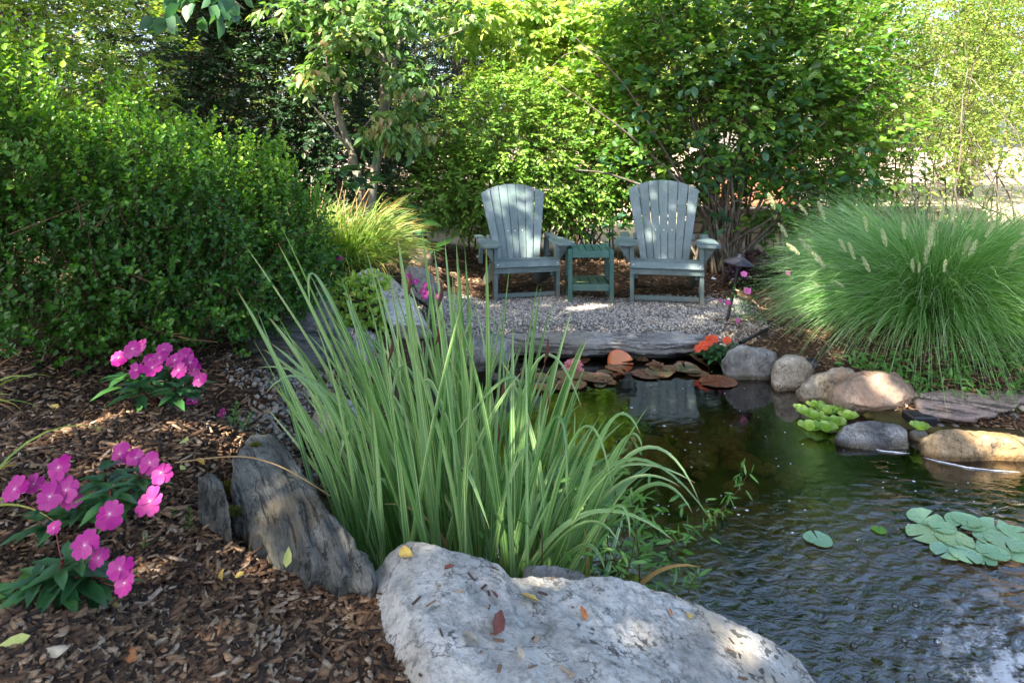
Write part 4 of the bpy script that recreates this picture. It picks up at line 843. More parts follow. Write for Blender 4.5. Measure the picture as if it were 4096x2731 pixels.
# unseen tree added to shade the pond, its gaps cut for sun patches
def lit(p, r_): return (np.array(p, float), r_)
blobs = [lit(P(2075,960,6.5), .11), lit(P(2110,900,6.6), .05), lit(P(2765,840,6.7), .05), lit(P(2700,1030,6.4), .05), lit(P(3560,1560,3.95), .10), lit(P(4020,1790,3.4), .16), lit(P(1650,0,6), .01),
         lit(PZ(2560,2620,.35), .05), lit(PZ(3040,2600,.25), .04), lit(PZ(480,1680,.64), .22), lit(PZ(250,1760,.64), .12), lit(PZ(750,1700,.62), .12), lit(PZ(1760,1150,.14), .40), lit(PZ(1620,1100,.3), .22), lit(P(1330,830,5.9), .42), lit(P(1440,780,5.9), .3), lit(P(1500,930,5.6), .2),
         lit(PZ(2350,1245,.12), .10), lit(PZ(2950,1180,.12), .14), lit(PZ(2600,1240,.12), .08), lit(PZ(2200,1100,.12), .14), lit(PZ(2380,1130,.12), .10), lit(P(2960,1040,5.4), .0), lit(P(1150,1080,5.2), .16), lit(PZ(1230,1110,.5), .15), lit(P(200,200,3.0), .2), lit(P(450,330,3.1), .16), lit(P(80,330,3.0), .12), lit(P(900,560,3.8), .1), lit(P(1680,1000,5.9), .2), lit(P(3250,1180,4.6), .15)]
M_shade = leafmat('shade_crown_leaf', [(.04, .12, .03), (.07, .17, .04), (.1, .22, .05)], .5, .3)
st = thing('added_shade_tree', (-7.5, -6.0, .4), 'unseen tree added behind the camera to shade the pond', 'tree')
r = np.random.default_rng(5); n = 150000
gxy = np.stack([r.uniform(-5.5, 4.8, n), r.uniform(-1.8, 11.5, n)], -1); hh = r.uniform(6.0, 8.5, n)
tt = (hh-.5)/SUN[2]; C = np.stack([gxy[:, 0]+SUN[0]*tt, gxy[:, 1]+SUN[1]*tt, hh], -1)
lim = np.where(gxy[:, 0] < -3.1, 5.0, np.where(gxy[:, 0] < -1.9, 9.0, np.where(gxy[:, 0] < -.9, 6.9, np.where(gxy[:, 0] < 2.0, 7.5, np.where(gxy[:, 0] < 4.4, 9.6, 6.6)))))
keep = gxy[:, 1] < lim+.5*fbm(np.stack([gxy[:, 0], gxy[:, 1], 0*gxy[:, 0]], -1)*1.5, 3, 91)
keep |= (gxy[:, 1] > 9.3) & (gxy[:, 0] > -4) & (gxy[:, 0] < .15)
for p, rr in blobs:
    q = C-p; q = q-np.outer(q@SUN, SUN); keep &= np.linalg.norm(q, axis=1) > rr*(1+.35*fbm(q*7/max(rr, .1)*.3, 2, 5))+.02
keep &= fbm(C*.9, 3, 55) < .75
C = C[keep][:46000]; n = len(C)
V, fs, rn = leaf_batch(C, r.normal(size=(n, 3)), nrm(np.array([0, 0, 1.])+r.normal(0, .5, (n, 3))), .17, .14, 0, .15, .1, r.random(n))
o = link('crown', mesh_np('crown', V, fs, {'rnd': rn}), M_shade, st); o['kind'] = 'stuff'
Tubes().add(curve_pts((-7.5, -6, .2), (-6.5, -4.5, 7.5), (-.2, 0, 0), 9), np.linspace(.28, .12, 9), 10).build('trunk', M_bark, st)
for i in range(14):
    e = C[r.integers(n)]; Tubes().add(curve_pts((-7.0, -5.3, r.uniform(3.5, 6.5)), e, (0, 0, .5), 9), np.linspace(.09, .02, 9), 6).build('limb', M_bark, st)

# ------------------------------------------------------------------ striped iris
def blade(root, dir0, length, width, bend, face, nseg=12, thick_curve=1., dd=None):
    """curved sword leaf; returns verts, quads, across, along"""
    d = nrm(np.array(dir0, float)); p = np.array(root, float); bend = np.array(bend, float); P_ = [p.copy()]; D_ = [d.copy()]
    for i in range(nseg):
        t_ = (i+1)/nseg; d = nrm(d+bend*(t_**1.5)*thick_curve/nseg*2); p = p+d*length/nseg; P_.append(p.copy()); D_.append(d.copy())
    P_ = np.array(P_); D_ = np.array(D_); S = nrm(np.cross(D_, np.array(face, float))); Nn = np.cross(S, D_)
    t_ = np.linspace(0, 1, nseg+1); w_ = width/2*np.minimum(1, (1-t_)**.55*1.25)*(.75+.25*np.minimum(t_*4, 1)); w_[-1] = .0004
    a = np.array([-1, -.5, 0, .5, 1.]); fold = .18
    V = P_[:, None]+S[:, None]*(w_[:, None]*a)[..., None]+Nn[:, None]*(w_[:, None]*np.abs(a)*fold)[..., None]
    k = 5; i_ = np.arange(nseg)[:, None]*k+np.arange(4)[None]; q = np.stack([i_, i_+1, i_+1+k, i_+k], -1).reshape(-1, 4)
    return V.reshape(-1, 3), q, np.tile(a, nseg+1), np.repeat(t_, k)
m, t, out = newmat('striped_iris_leaf')
ac = attr(t, 'across'); al = attr(t, 'along'); rv = attr(t, 'rnd')
g = ramp(t, [(.05, .15, .035), (.10, .23, .06), (.19, .33, .13)], rv)
st_ = nz(t, 1, 2); sepn = t.nodes.new('ShaderNodeTexNoise'); sepn.noise_dimensions = '2D'
cx = t.nodes.new('ShaderNodeCombineXYZ'); t.links.new(math_(t, 'MULTIPLY', ac, 2.6), cx.inputs[0]); t.links.new(math_(t, 'ADD', math_(t, 'MULTIPLY', rv, 57), math_(t, 'MULTIPLY', al, .35)), cx.inputs[1])
t.links.new(cx.outputs[0], sepn.inputs['Vector']); sepn.inputs['Scale'].default_value = 1.3; sepn.inputs['Detail'].default_value = 2
c = mixc(t, g, (.55, .62, .32), maprange(t, sepn.outputs[0], .56, .62, 0, .8))
c = mixc(t, c, (.28, .34, .14), maprange(t, al, .18, 0, 0, .5)); c = mixc(t, c, (.30, .18, .07), math_(t, 'MULTIPLY', maprange(t, al, .955, .99), maprange(t, rv, .5, .55)))
b = bsdf(t, None, c, .38, .5); trn = t.nodes.new('ShaderNodeBsdfTranslucent'); t.links.new(mixc(t, c, (1.4, 1.5, .7), 1., 'MULTIPLY'), trn.inputs[0])
mxs = t.nodes.new('ShaderNodeMixShader'); mxs.inputs[0].default_value = .28; t.links.new(b.outputs[0], mxs.inputs[1]); t.links.new(trn.outputs[0], mxs.inputs[2]); t.links.new(mxs.outputs[0], out.inputs[0]); M_iris = m
iris = thing('striped_iris', (0, 2.5, 0), 'large clump of striped green and cream sword leaved iris at the pond edge', 'iris')
def add_blade(parent, mat, *a, name='leaf', **k):
    V, q, ac_, al_ = blade(*a, **k); me = mesh_np(name, V, [q], {'across': ac_, 'along': al_, 'rnd': np.full(len(V), rng.random())}, True); return link(name, me, mat, parent)
n_if = 0
def iris_to(tpx, tpy, bpx=None, bend=None, wd=None, dt=None, by_=None):
    """leaf from the clump base to a tip that shows at photo pixel (tpx, tpy)"""
    global n_if
    if bpx is None: bpx = 1890+(tpx-1850)*.36+rng.normal(0, 90)
    by = by_ if by_ else rng.uniform(2.1, 3.0); bx_ = (bpx-2048)/F*2.5+(by-2.5)*-.05
    base = np.array([bx_, by, H(bx_, by) if pond_sd(np.array([bx_]), np.array([by]))[0] > 0 else -.03])
    dd = by+(dt if dt is not None else rng.normal(0, .22)); tip = P(tpx, tpy, max(dd, 1.9)); v = tip-base; Ln = np.linalg.norm(v)
    out_ = np.array([v[0], v[1], 0]); bb_ = bend if bend is not None else abs(rng.normal(0, .14))+.02
    d0 = nrm(v-out_*bb_*1.5+np.array([0, 0, Ln*bb_*.5])); bv = nrm(out_+1e-6)*bb_*1.6-np.array([0, 0, bb_*1.1])
    fc = np.array([rng.normal(0, .6), -1, .15])
    add_blade(iris, M_iris, base, d0, Ln*1.02, (wd*.88 if wd else rng.uniform(.012, .026)), bv, fc); n_if += 1
# outline leaves read from the photo
for tpx, tpy, bpx, bd, wd in [(935,1185,1560,.10,.030),(970,1010,1600,.05,.02),(1115,905,1640,.03,.028),(1110,1000,1640,.05,.03),(1240,1120,1660,.04,.03),(975,1465,1600,.25,.032),(925,1540,1560,.3,.03),(1055,1580,1580,.2,.03),(1365,1125,1760,.03,.03),(1470,1000,1760,.04,.018),(1600,960,1800,.02,.034),(1695,945,1850,.02,.034),(1780,970,1880,.02,.032),(1830,990,1900,.02,.034),(1950,985,1960,.12,.03),(2120,1170,2030,.08,.03),(2190,1230,2050,.1,.028),(2145,1150,2000,.06,.03),(2280,1250,2100,.1,.03),(2345,1355,2150,.15,.03),(2330,1480,2150,.12,.028),(2340,1380,2120,.12,.03),(1565,1090,1780,.03,.03),(1510,1110,1750,.03,.03),(1290,1560,1640,.2,.028),(2230,1420,2080,.1,.03),(1400,1180,1700,.03,.026),(1750,1000,1800,.1,.035),(1880,1010,1900,.04,.03),(2000,1080,1950,.08,.028),(1880,1180,1900,.03,.034)]:
    iris_to(tpx, tpy, bpx, bd, wd, rng.normal(0, .12))
for k in range(165):
    u = rng.random(); tpx = 1180+u*1180+rng.normal(0, 40); top_ = np.interp(tpx, [1100,1400,1600,1850,2000,2200,2400,2550], [1520,1280,1090,1090,1200,1420,1680,1820])
    iris_to(tpx, top_+abs(rng.normal(0, 1))*260)
for k in range(34):
    iris_to(rng.uniform(1000, 1500), rng.uniform(1250, 1750), 1600+rng.normal(0, 50), rng.uniform(.08, .3), rng.uniform(.014, .026))
for k in range(52):       # right-hand leaves leaning out over the water
    tpx = rng.uniform(2250, 2640); iris_to(tpx, rng.uniform(1650, 2100), 2200+rng.normal(0, 90), rng.uniform(.1, .3), rng.uniform(.016, .026), by_=rng.uniform(2.3, 2.9))
# long arching leaves over the water
def arch(px0, py0, pxm, pym, px1, py1, wd=.02, dep=2.45):
    a = PZ(px0, py0, -.02); a = np.array([(px0-2048)/F*dep, dep, -.02]); m_ = P(pxm, pym, dep-.1); b_ = P(px1, py1, dep-.2)
    t_ = np.linspace(0, 1, 17)[:, None]; c_ = m_*2-(a+b_)/2; Pp = a*(1-t_)**2+c_*2*t_*(1-t_)+b_*t_**2; Dd = nrm(np.gradient(Pp, axis=0))
    S = nrm(np.cross(Dd, np.array([.1, -.5, .85]))); Nn = np.cross(S, Dd); w_ = wd/2*np.minimum(1, (1-t_[:, 0])**.55*1.2); w_[-1] = .0004; k = np.array([-1, -.5, 0, .5, 1.])
    V = Pp[:, None]+S[:, None]*(w_[:, None]*k)[..., None]+Nn[:, None]*(w_[:, None]*np.abs(k)*.2)[..., None]
    i_ = np.arange(16)[:, None]*5+np.arange(4)[None]; q = np.stack([i_, i_+1, i_+6, i_+5], -1).reshape(-1, 4)
    link('leaf', mesh_np('leaf', V.reshape(-1, 3), [q], {'across': np.tile(k, 17), 'along': np.repeat(t_[:, 0], 5), 'rnd': np.full(85, rng.random())}, True), M_iris, iris)
for a in [(2150,2300,2450,1860,2850,2085),(2200,2250,2520,1820,2800,2010),(2200,2280,2400,1760,2560,1735),(2150,2300,2420,2060,2520,2150),(2100,2300,2380,1910,2780,1930),(2000,2300,2300,2075,2700,2165),(2300,2300,2560,1960,2770,2050),(2200,2300,2450,1830,2570,1795),(2250,2350,2460,1950,2720,1945),(1650,2250,1400,1680,1030,1470),(1600,2200,1330,1650,1060,1575),(2000,2280,2280,2120,2480,2180),(2100,2330,2300,2200,2420,2280),(1800,2150,1350,1260,1240,1220),(1830,2200,1430,1290,1480,1500),(2000,2200,2130,1480,2330,1640),(1850,2200,2080,1560,1800,1760),(1900,2250,1650,1500,1560,1800),(1700,2200,1450,1720,1330,2060),(1980,2250,2200,1700,2270,2020),(1760,2250,1690,1560,1850,1880),(2060,2250,2120,1820,1990,2060),(1700,2280,1540,1930,1470,2190),(1930,2260,1840,1890,1960,2120),(2100,2250,2300,1750,2450,1960),(1620,2250,1480,1950,1395,1930)]:
    arch(*a, wd=rng.uniform(.016, .026), dep=rng.uniform(2.2, 2.55))
M_old = leafmat('old_iris_leaf', [(.30, .17, .06), (.36, .26, .12)], .7, .2)
for k in range(16):
    bx_ = rng.uniform(-.5, .4); by2 = rng.uniform(2.1, 2.5); base = np.array([bx_, by2, .02]); a_ = rng.uniform(-1, 1)
    V, q, ac_, al_ = blade(base, (a_*.7, -.2, 1), rng.uniform(.25, .6), rng.uniform(.008, .018), (a_*1.2, -.2, -1.1), (rng.normal(0, .6), -1, .2)); link('dead_leaf', mesh_np('dead_leaf', V, [q], {'rnd': np.full(len(V), rng.random())}, True), M_old, iris)
# withered seed pods
M_dry = plain('withered_brown', (.10, .045, .03), .8, .2, 60)
for px, py in ((1420,1290),(1640,1130),(1635,1270),(1760,1180),(1750,1330),(2185,1400),(2010,1560),(2180,1610),(1990,1740),(1560,1400)):
    p0 = P(px-8, py+50, 2.3); p1 = P(px+rng.uniform(-5, 14), py-50, 2.28); Tubes().add(curve_pts(p0, p1, (.005, 0, 0), 7), np.array([.002, .004, .006, .007, .005, .003, .001])).build('seed_pod', M_dry, iris)
# weeds among the iris
M_weed = leafmat('fresh_weed_leaf', [(.06, .17, .03), (.1, .25, .05), (.15, .32, .07)], .45, .35)
def weed(base, hgt, lean, nleaf, L, Wd, label, cat='weed', group=None, mat=None, smat=None, name='weed', cone=.6, droop=.1):
    base = np.array(base, float); root = thing(name, base, label, cat, group); top_ = base+np.array([lean[0], lean[1], hgt])
    p = curve_pts(base, top_, (-lean[0]*.2, -lean[1]*.2, 0), 8); Tubes().add(p, np.linspace(.0028, .001, 8), 5).build('stem', smat or M_twig, root)
    u = np.linspace(.15, 1, nleaf); O = np.stack([np.interp(u*7, np.arange(8), p[:, i]) for i in range(3)], -1); ph = np.arange(nleaf)*2.4
    d = nrm(top_-base); T = np.stack([np.cos(ph), np.sin(ph), 0*ph+cone], -1); N = np.array([0, 0, 1.])-T*.3
    V, fs, rn = leaf_batch(O, T, nrm(N), L*(1.15-.6*u), Wd*(1.15-.6*u), 2, .15, droop)
    o = link('leaves', mesh_np('leaves', V, fs, {'rnd': rn}), mat or M_weed, root); o['kind'] = 'stuff'; return root
weed(PZ(2560,2340,.12), .30, (-.03, 0), 34, .07, .016, 'upright narrow leaved weed with green tip behind the pale foreground rock')
weed(PZ(2480,2330,.1), .14, (-.05, 0), 12, .04, .010, 'short reddish stemmed weed left of the upright weed behind the pale rock')
weed(PZ(2755,2370,.15), .06, (.03, 0), 12, .04, .014, 'tiny green weed at the top edge of the pale rock near the water')
weed(G(985,1440), .16, (.0, 0), 14, .07, .014, 'narrow leaved green weed at the foot of the jagged grey rock')
weed(G(930,1720), .10, (.02, 0), 16, .035, .02, 'bluish green weed beside the fallen magenta bloom on the left bank')
weed(G(975,1735), .07, (.03, 0), 10, .04, .018, 'small weed on the top of the slanting grey rock')
weed(G(755,2150), .09, (.0, 0), 30, .02, .007, 'small feathery green weed in mulch left of the slanting rock')
weed(G(690,2080), .03, (.0, 0), 10, .02, .008, 'tiny weed sprig beside the near magenta flowers')
weed(G(1180,2330), .04, (.0, 0), 14, .022, .006, 'tiny green rosette in mulch below the slanting rock')
weed(G(580,2230), .06, (.0, 0), 12, .02, .009, 'tiny upright weed in mulch under the near magenta flowers')
# trailing twig reaching over the water
tw = thing('trailing_twig', P(2500, 2200, 2.4), 'slender leafy twig trailing over the water right of the iris', 'twig')
pt = curve_pts(P(2330, 2250, 2.4), P(2990, 1900, 2.5), (.06, 0, -.07), 12); Tubes().add(pt, np.linspace(.003, .001, 12), 5).build('stem', M_twig, tw)
n = 90; u = rng.random(n)**.7*11; O = np.stack([np.interp(u, np.arange(12), pt[:, i]) for i in range(3)], -1)+rng.normal(0, .02, (n, 3)); T = rng.normal(0, 1, (n, 3)); T[:, 2] += .3
V, fs, rn = leaf_batch(O, T, nrm(rng.normal(0, 1, (n, 3))+np.array([0, -1, 1])), .045, .008, 1, .1, .1); o = link('leaves', mesh_np('leaves', V, fs, {'rnd': rn}), M_weed, tw); o['kind'] = 'stuff'
# undergrowth between iris leaves
ug = thing('willow_herb', (.25, 2.4, 0), 'tangle of narrow leaved green weeds growing among the right iris leaves', 'weed')
O = np.stack([rng.uniform(-.1, .62, 700), rng.uniform(2.15, 2.8, 700), rng.uniform(.02, .42, 700)], -1); O = O[rng.random(700) > (O[:, 2]*1.2+np.abs(O[:, 0]-.2))]
T = rng.normal(0, 1, (len(O), 3)); T[:, 2] = np.abs(T[:, 2])*.5
V, fs, rn = leaf_batch(O, T, nrm(rng.normal(0, .6, (len(O), 3))+np.array([0, -.4, 1])), .065, .013, 1, .12, .2); o = link('leaves', mesh_np('leaves', V, fs, {'rnd': rn}), M_weed, ug); o['kind'] = 'stuff'
tb_ = Tubes()
for k in range(14): a = np.array([rng.uniform(0, .45), rng.uniform(2.2, 2.7), -.02]); tb_.add(curve_pts(a, a+np.array([rng.uniform(-.1, .15), rng.normal(0, .05), rng.uniform(.25, .42)]), (.02, 0, 0), 6), .002, 4)
tb_.build('stem', M_twig, ug)

# ------------------------------------------------------------------ grasses
def grass_blades(root, n, rad, lmin, lmax, width, spreadf, droopf, seed, nseg=8, rbase=.12, azf=None, up=1., tw=0):
    r = np.random.default_rng(seed); a = r.uniform(0, 2*math.pi, n); rb = rbase*np.sqrt(r.random(n)); base = np.array(root)+np.stack([np.cos(a)*rb, np.sin(a)*rb, 0*a], -1)
    a2 = a+r.normal(0, .35, n); lean = (spreadf[0]+(spreadf[1]-spreadf[0])*r.random(n)); L = r.uniform(lmin, lmax, n)
    d = np.stack([np.cos(a2)*np.sin(lean), np.sin(a2)*np.sin(lean), np.cos(lean)*up], -1); d = nrm(d); p = base.copy(); Ps = [p.copy()]; Ds = [d.copy()]; dr = droopf[0]+(droopf[1]-droopf[0])*r.random(n)
    for i in range(nseg):
        t_ = (i+1)/nseg; d = nrm(d+np.stack([np.cos(a2)*.25*t_, np.sin(a2)*.25*t_, -dr*t_], -1)*(4/nseg)); p = p+d*(L/nseg)[:, None]; Ps.append(p.copy()); Ds.append(d.copy())
    Pp = np.stack(Ps, 1); Dd = np.stack(Ds, 1); fc = nrm(r.normal(0, .5, (n, 1, 3))+np.array([0, -.8, .3])); S = nrm(np.cross(Dd, fc))
    t_ = np.linspace(0, 1, nseg+1); w_ = width/2*(1-t_)**.6*(.6+.4*np.minimum(t_*5, 1)); w_[-1] = width*.04; wv = w_[None]*r.uniform(.6, 1.3, n)[:, None]
    V = np.stack([Pp-S*wv[..., None], Pp+S*wv[..., None]], 2)
    i_ = np.arange(nseg)*2; q = np.stack([i_, i_+1, i_+3, i_+2], -1)[None]+(np.arange(n)*(nseg+1)*2)[:, None, None]
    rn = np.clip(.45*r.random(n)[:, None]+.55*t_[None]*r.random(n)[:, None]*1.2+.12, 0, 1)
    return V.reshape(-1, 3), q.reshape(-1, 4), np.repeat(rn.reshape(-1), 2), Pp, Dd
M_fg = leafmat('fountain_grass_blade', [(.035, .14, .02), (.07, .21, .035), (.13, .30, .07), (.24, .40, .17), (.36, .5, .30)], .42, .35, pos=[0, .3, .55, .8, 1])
R0 = np.array([2.95, 4.78, .30])
fg = thing('fountain_grass', R0, 'big rounded clump of green fountain grass with pale bottlebrush plumes', 'ornamental grass')
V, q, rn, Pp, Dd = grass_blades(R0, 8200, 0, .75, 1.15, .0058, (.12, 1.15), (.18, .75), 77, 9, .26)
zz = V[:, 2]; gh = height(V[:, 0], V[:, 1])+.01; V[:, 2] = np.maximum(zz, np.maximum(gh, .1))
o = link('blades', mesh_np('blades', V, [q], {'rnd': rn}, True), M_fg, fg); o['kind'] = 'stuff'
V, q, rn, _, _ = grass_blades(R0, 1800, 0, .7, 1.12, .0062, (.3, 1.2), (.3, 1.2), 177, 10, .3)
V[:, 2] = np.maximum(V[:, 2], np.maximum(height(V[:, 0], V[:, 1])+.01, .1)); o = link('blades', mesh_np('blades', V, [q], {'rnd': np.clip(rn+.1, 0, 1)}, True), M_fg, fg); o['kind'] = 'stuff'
V, q, rn, P3, D3 = grass_blades(R0+np.array([.9, .35, .02]), 2600, 0, .6, 1.0, .0058, (.1, 1.0), (.15, .7), 78, 8, .2)
gh = height(V[:, 0], V[:, 1])+.01; V[:, 2] = np.maximum(V[:, 2], gh)
fg2 = thing('fountain_grass', R0+np.array([.9, .35, .02]), 'second fountain grass clump behind at the right edge of the picture', 'ornamental grass')
o = link('blades', mesh_np('blades', V, [q], {'rnd': rn}, True), M_fg, fg2); o['kind'] = 'stuff'
M_plume = leafmat('pale_plume', [(.42, .48, .30), (.54, .58, .42), (.56, .48, .42)], .7, .4)
def plume_mesh(seed):
    r = np.random.default_rng(seed); n = 170; t_ = r.random(n); a = r.uniform(0, 6.28, n); rad = .011*np.sin(np.clip(t_*.85+.1, 0, 1)*math.pi)**.6
    O = np.stack([0*t_+.01*np.sin(t_*2), 0*t_, t_*.12], -1); T = np.stack([np.cos(a), np.sin(a), 0*a+1.1], -1)
    V, fs, rn = leaf_batch(O, T, nrm(r.normal(size=(n, 3))), rad*2.1, .0026, 0, 0, 0, r.random(n)); return mesh_np('plume', V, fs, {'rnd': rn})
plm = [plume_mesh(i) for i in range(3)]
k = 0
for px, py, dx, dy, L in [(3470,930,-15,-60,.12),(3250,1010,-50,-50,.12),(3200,1020,-60,-50,.12),(3300,880,-25,-60,.11),(3100,840,-20,-45,.10),(3230,860,-25,-30,.10),(3620,960,-10,-60,.12),(3545,990,-15,-50,.1),(3385,1010,-40,-70,.12),(3420,1040,-25,-60,.12),(3720,1000,10,-70,.13),(3700,1060,10,-40,.12),(3655,1090,0,-30,.08),(3675,1095,5,-30,.07),(3775,1090,10,-40,.08),(3850,1020,30,-55,.12),(3875,1030,30,-50,.11),(3900,830,20,-70,.12),(3760,890,15,-50,.11),(3810,890,10,-60,.11),(4040,1000,70,-40,.16),(4020,1080,40,-60,.12),(3480,1090,-25,-45,.1),(3300,1070,-35,-40,.12),(3890,920,15,-50,.1),(4080,940,50,-15,.12),(3150,950,-30,-45,.1),(3940,950,40,-50,.1),(3380,1150,-30,-20,.08),(3280,1150,-25,-20,.07)]:
    d = 4.1+rng.uniform(-.12, .2); p = P(px, py, d); v = nrm(P(px+dx, py+dy, d)-p); par = fg if px < 3930 else fg2
    o = link('plume', plm[k % 3], M_plume, par, Vector(p)-Vector(par.location)); s_ = L/.12; s_ *= rng.uniform(.8, 1.15); o.scale = (s_*1.25, s_*1.25, s_); o.rotation_euler = Vector(v).to_track_quat('Z', 'Y').to_euler(); k += 1
    e = Vector(par.location)+Vector((rng.uniform(-.1, .1), 0, .1)); Tubes().add(curve_pts(e, p, (0, 0, .06), 7), .0014, 4).build('stalk', M_fg, par)
M_gold = leafmat('golden_grass_blade', [(.06, .15, .02), (.12, .24, .035), (.24, .34, .06), (.36, .34, .09), (.34, .17, .06)], .5, .35, pos=[0, .35, .65, .88, 1])
R1 = np.array([-1.38, 5.75, .52]); gg = thing('golden_grass', R1, 'mound of golden green grassy leaves catching the sun on the left bank', 'ornamental grass')
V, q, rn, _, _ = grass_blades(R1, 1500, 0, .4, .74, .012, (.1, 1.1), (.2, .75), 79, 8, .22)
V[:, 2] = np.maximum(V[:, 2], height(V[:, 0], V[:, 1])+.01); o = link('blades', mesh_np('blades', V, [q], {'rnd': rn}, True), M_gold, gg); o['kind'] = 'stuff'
V, q, rn, _, _ = grass_blades(R1+np.array([-.4, .1, .06]), 700, 0, .35, .6, .014, (.05, .6), (.05, .5), 80, 8, .2)
g2 = thing('daylily', R1+np.array([-.4, .1, .06]), 'upright sunlit daylily leaves at the left of the golden grass mound', 'plant'); o = link('blades', mesh_np('blades', V, [q], {'rnd': rn}, True), M_gold, g2); o['kind'] = 'stuff'
tb_ = Tubes()
for k in range(9): a = R1+np.array([rng.uniform(-.5, .1), 0, .2]); tb_.add(curve_pts(a, a+np.array([rng.uniform(-.1, .3), 0, rng.uniform(.3, .5)]), (0, 0, .03), 5), .004, 4)
tb_.build('dry_stalk', plain('dry_stalk', (.35, .22, .1), .8), g2)
# variegated tuft at left edge
R2 = G(-200, 1660); V, q, rn, _, _ = grass_blades(R2, 50, 0, .16, .32, .010, (.3, 1.2), (.3, .9), 83, 8, .05)
lt = thing('grass_tuft', R2, 'arching cream striped grass leaves at the left edge of the picture', 'grass'); o = link('blades', mesh_np('blades', V, [q], {'rnd': np.clip(rn+.25, 0, 1)}, True), M_gold, lt); o['kind'] = 'stuff'
R2 = G(-180, 2080); V, q, rn, _, _ = grass_blades(R2, 26, 0, .25, .4, .010, (.4, 1.2), (.3, .9), 84, 8, .04)
lt = thing('grass_tuft', R2, 'cream striped grass leaves reaching in beside the near magenta flowers', 'grass'); o = link('blades', mesh_np('blades', V, [q], {'rnd': np.clip(rn+.3, 0, 1)}, True), M_gold, lt); o['kind'] = 'stuff'
# ground weeds at the foot of the fountain grass
n = 1500; X = rng.uniform(1.9, 4.0, n); Y = rng.uniform(3.9, 4.4, n); ok = (pond_sd(X, Y) > .22); X = X[ok]; Y = Y[ok]; O = np.stack([X, Y, height(X, Y)+rng.random(len(X))*.07], -1)
T = rng.normal(0, 1, (len(X), 3)); T[:, 2] = np.abs(T[:, 2])*.6+.2; V, fs, rn = leaf_batch(O, T, nrm(rng.normal(0, .5, (len(X), 3))+np.array([0, -.3, 1])), .055, .016, 1, .12, .2)
o = link('ground_cover', mesh_np('ground_cover', V, fs, {'rnd': rn}), M_weed); tag(o, 'low green weeds along the foot of the fountain grass', kind='stuff')
# sedum mound
M_sed = leafmat('sedum_leaf', [(.12, .3, .03), (.24, .42, .05), (.38, .54, .08), (.55, .52, .1)], .45, .3)
c0 = P(1420, 1215, 4.45); sd_ = thing('sedum', c0, 'yellow green sedum mound spilling over the rocks behind the iris', 'plant')
C, D = foliage('leaves', sd_, M_sed, [(c0[0],c0[1],c0[2]-.02,.19,.16,.16),(c0[0]+.03,c0[1],c0[2]-.16,.16,.14,.14),(c0[0]+.08,c0[1]+.1,c0[2]+.11,.12,.1,.06),(c0[0]-.05,c0[1]+.1,c0[2]+.06,.14,.1,.08)], 900, 6, .035, .024, .018, 1, .4, .8, .4, 0, 91, .15, .3, .05, 'spiral', .2, .0015)
o = link('soil_ball', boulder_mesh('soil_ball', (.34, .26, .36), 5, sub=3), plain('dark_soil', (.03, .03, .015), .9), sd_, (0, .04, -.07))

# ------------------------------------------------------------------ flowers
def petal_mesh(name, L=1., W=.95, notch=.12, cup=.12, n=7):
    us = np.linspace(0, 1, 6); V = []; A = []
    for u in us:
        for k in range(n):
            b = (k/(n-1))*2-1; w_ = W*.5*math.sin(min(u*1.05+.10, 1.)*math.pi*.62)**.8*(1 if u < .9 else .86)
            x = u*L*(1-.10*b*b*u)-notch*L*(u**4)*max(0, 1-abs(b)*2.2); V.append((x, b*w_, cup*(abs(b)**2)*.4*u-.10*u*u+.015*math.sin(b*7)*u)); A.append(u)
    i_ = np.arange(5)[:, None]*n+np.arange(n-1)[None]; q = np.stack([i_, i_+1, i_+1+n, i_+n], -1).reshape(-1, 4)
    return mesh_np(name, np.array(V), [q], {'along': A}, True)
def petalmat(name, c_in, c_mid, c_out):
    m, t, out = newmat(name); c = ramp(t, [c_in, c_mid, c_out, c_out], attr(t, 'along'), [0, .25, .6, 1]); v = nz(t, 30, 3); c = mixc(t, c, c_mid, maprange(t, v, .5, .65, 0, .5)); wv = nz(t, 6, 4, .6, coord(t, (1, 6, 1))); c = mixc(t, c, mixc(t, c, (.62, .5, .62), 1., 'MULTIPLY'), maprange(t, wv, .48, .62, 0, .6)); c = mixc(t, c, c_in, math_(t, 'MULTIPLY', t.nodes.new('ShaderNodeObjectInfo').outputs['Random'], .28))
    b = bsdf(t, None, c, .5, .3); tr = t.nodes.new('ShaderNodeBsdfTranslucent'); t.links.new(c, tr.inputs[0]); mx = t.nodes.new('ShaderNodeMixShader'); mx.inputs[0].default_value = .3
    t.links.new(b.outputs[0], mx.inputs[1]); t.links.new(tr.outputs[0], mx.inputs[2]); t.links.new(mx.outputs[0], out.inputs[0]); return m
M_mag = petalmat('magenta_petal', (.6, .2, .4), (.44, .015, .24), (.42, .003, .24))
M_ora = petalmat('orange_petal', (.5, .05, .03), (.75, .08, .02), (.8, .11, .03))
M_pnk = petalmat('pink_petal', (.8, .6, .3), (.75, .35, .4), (.72, .2, .28))
M_pet = petalmat('petunia_petal', (.5, .1, .3), (.7, .12, .45), (.75, .22, .55))
M_il = leafmat('impatiens_leaf', [(.02, .075, .03), (.035, .12, .035), (.06, .16, .04)], .34, .2, 'obj')
M_il2 = leafmat('orange_impatiens_leaf', [(.06, .17, .02), (.12, .27, .03), (.18, .32, .04)], .35, .3, 'obj')
M_ilr = leafmat('bronze_leaf', [(.05, .045, .03), (.06, .10, .035), (.09, .17, .045)], .35, .15, 'obj')
M_rstem = plain('red_stem', (.16, .03, .03), .5, .4)
PM = petal_mesh('petal'); PM3 = petal_mesh('petal', 1, .5, -.05, .5)
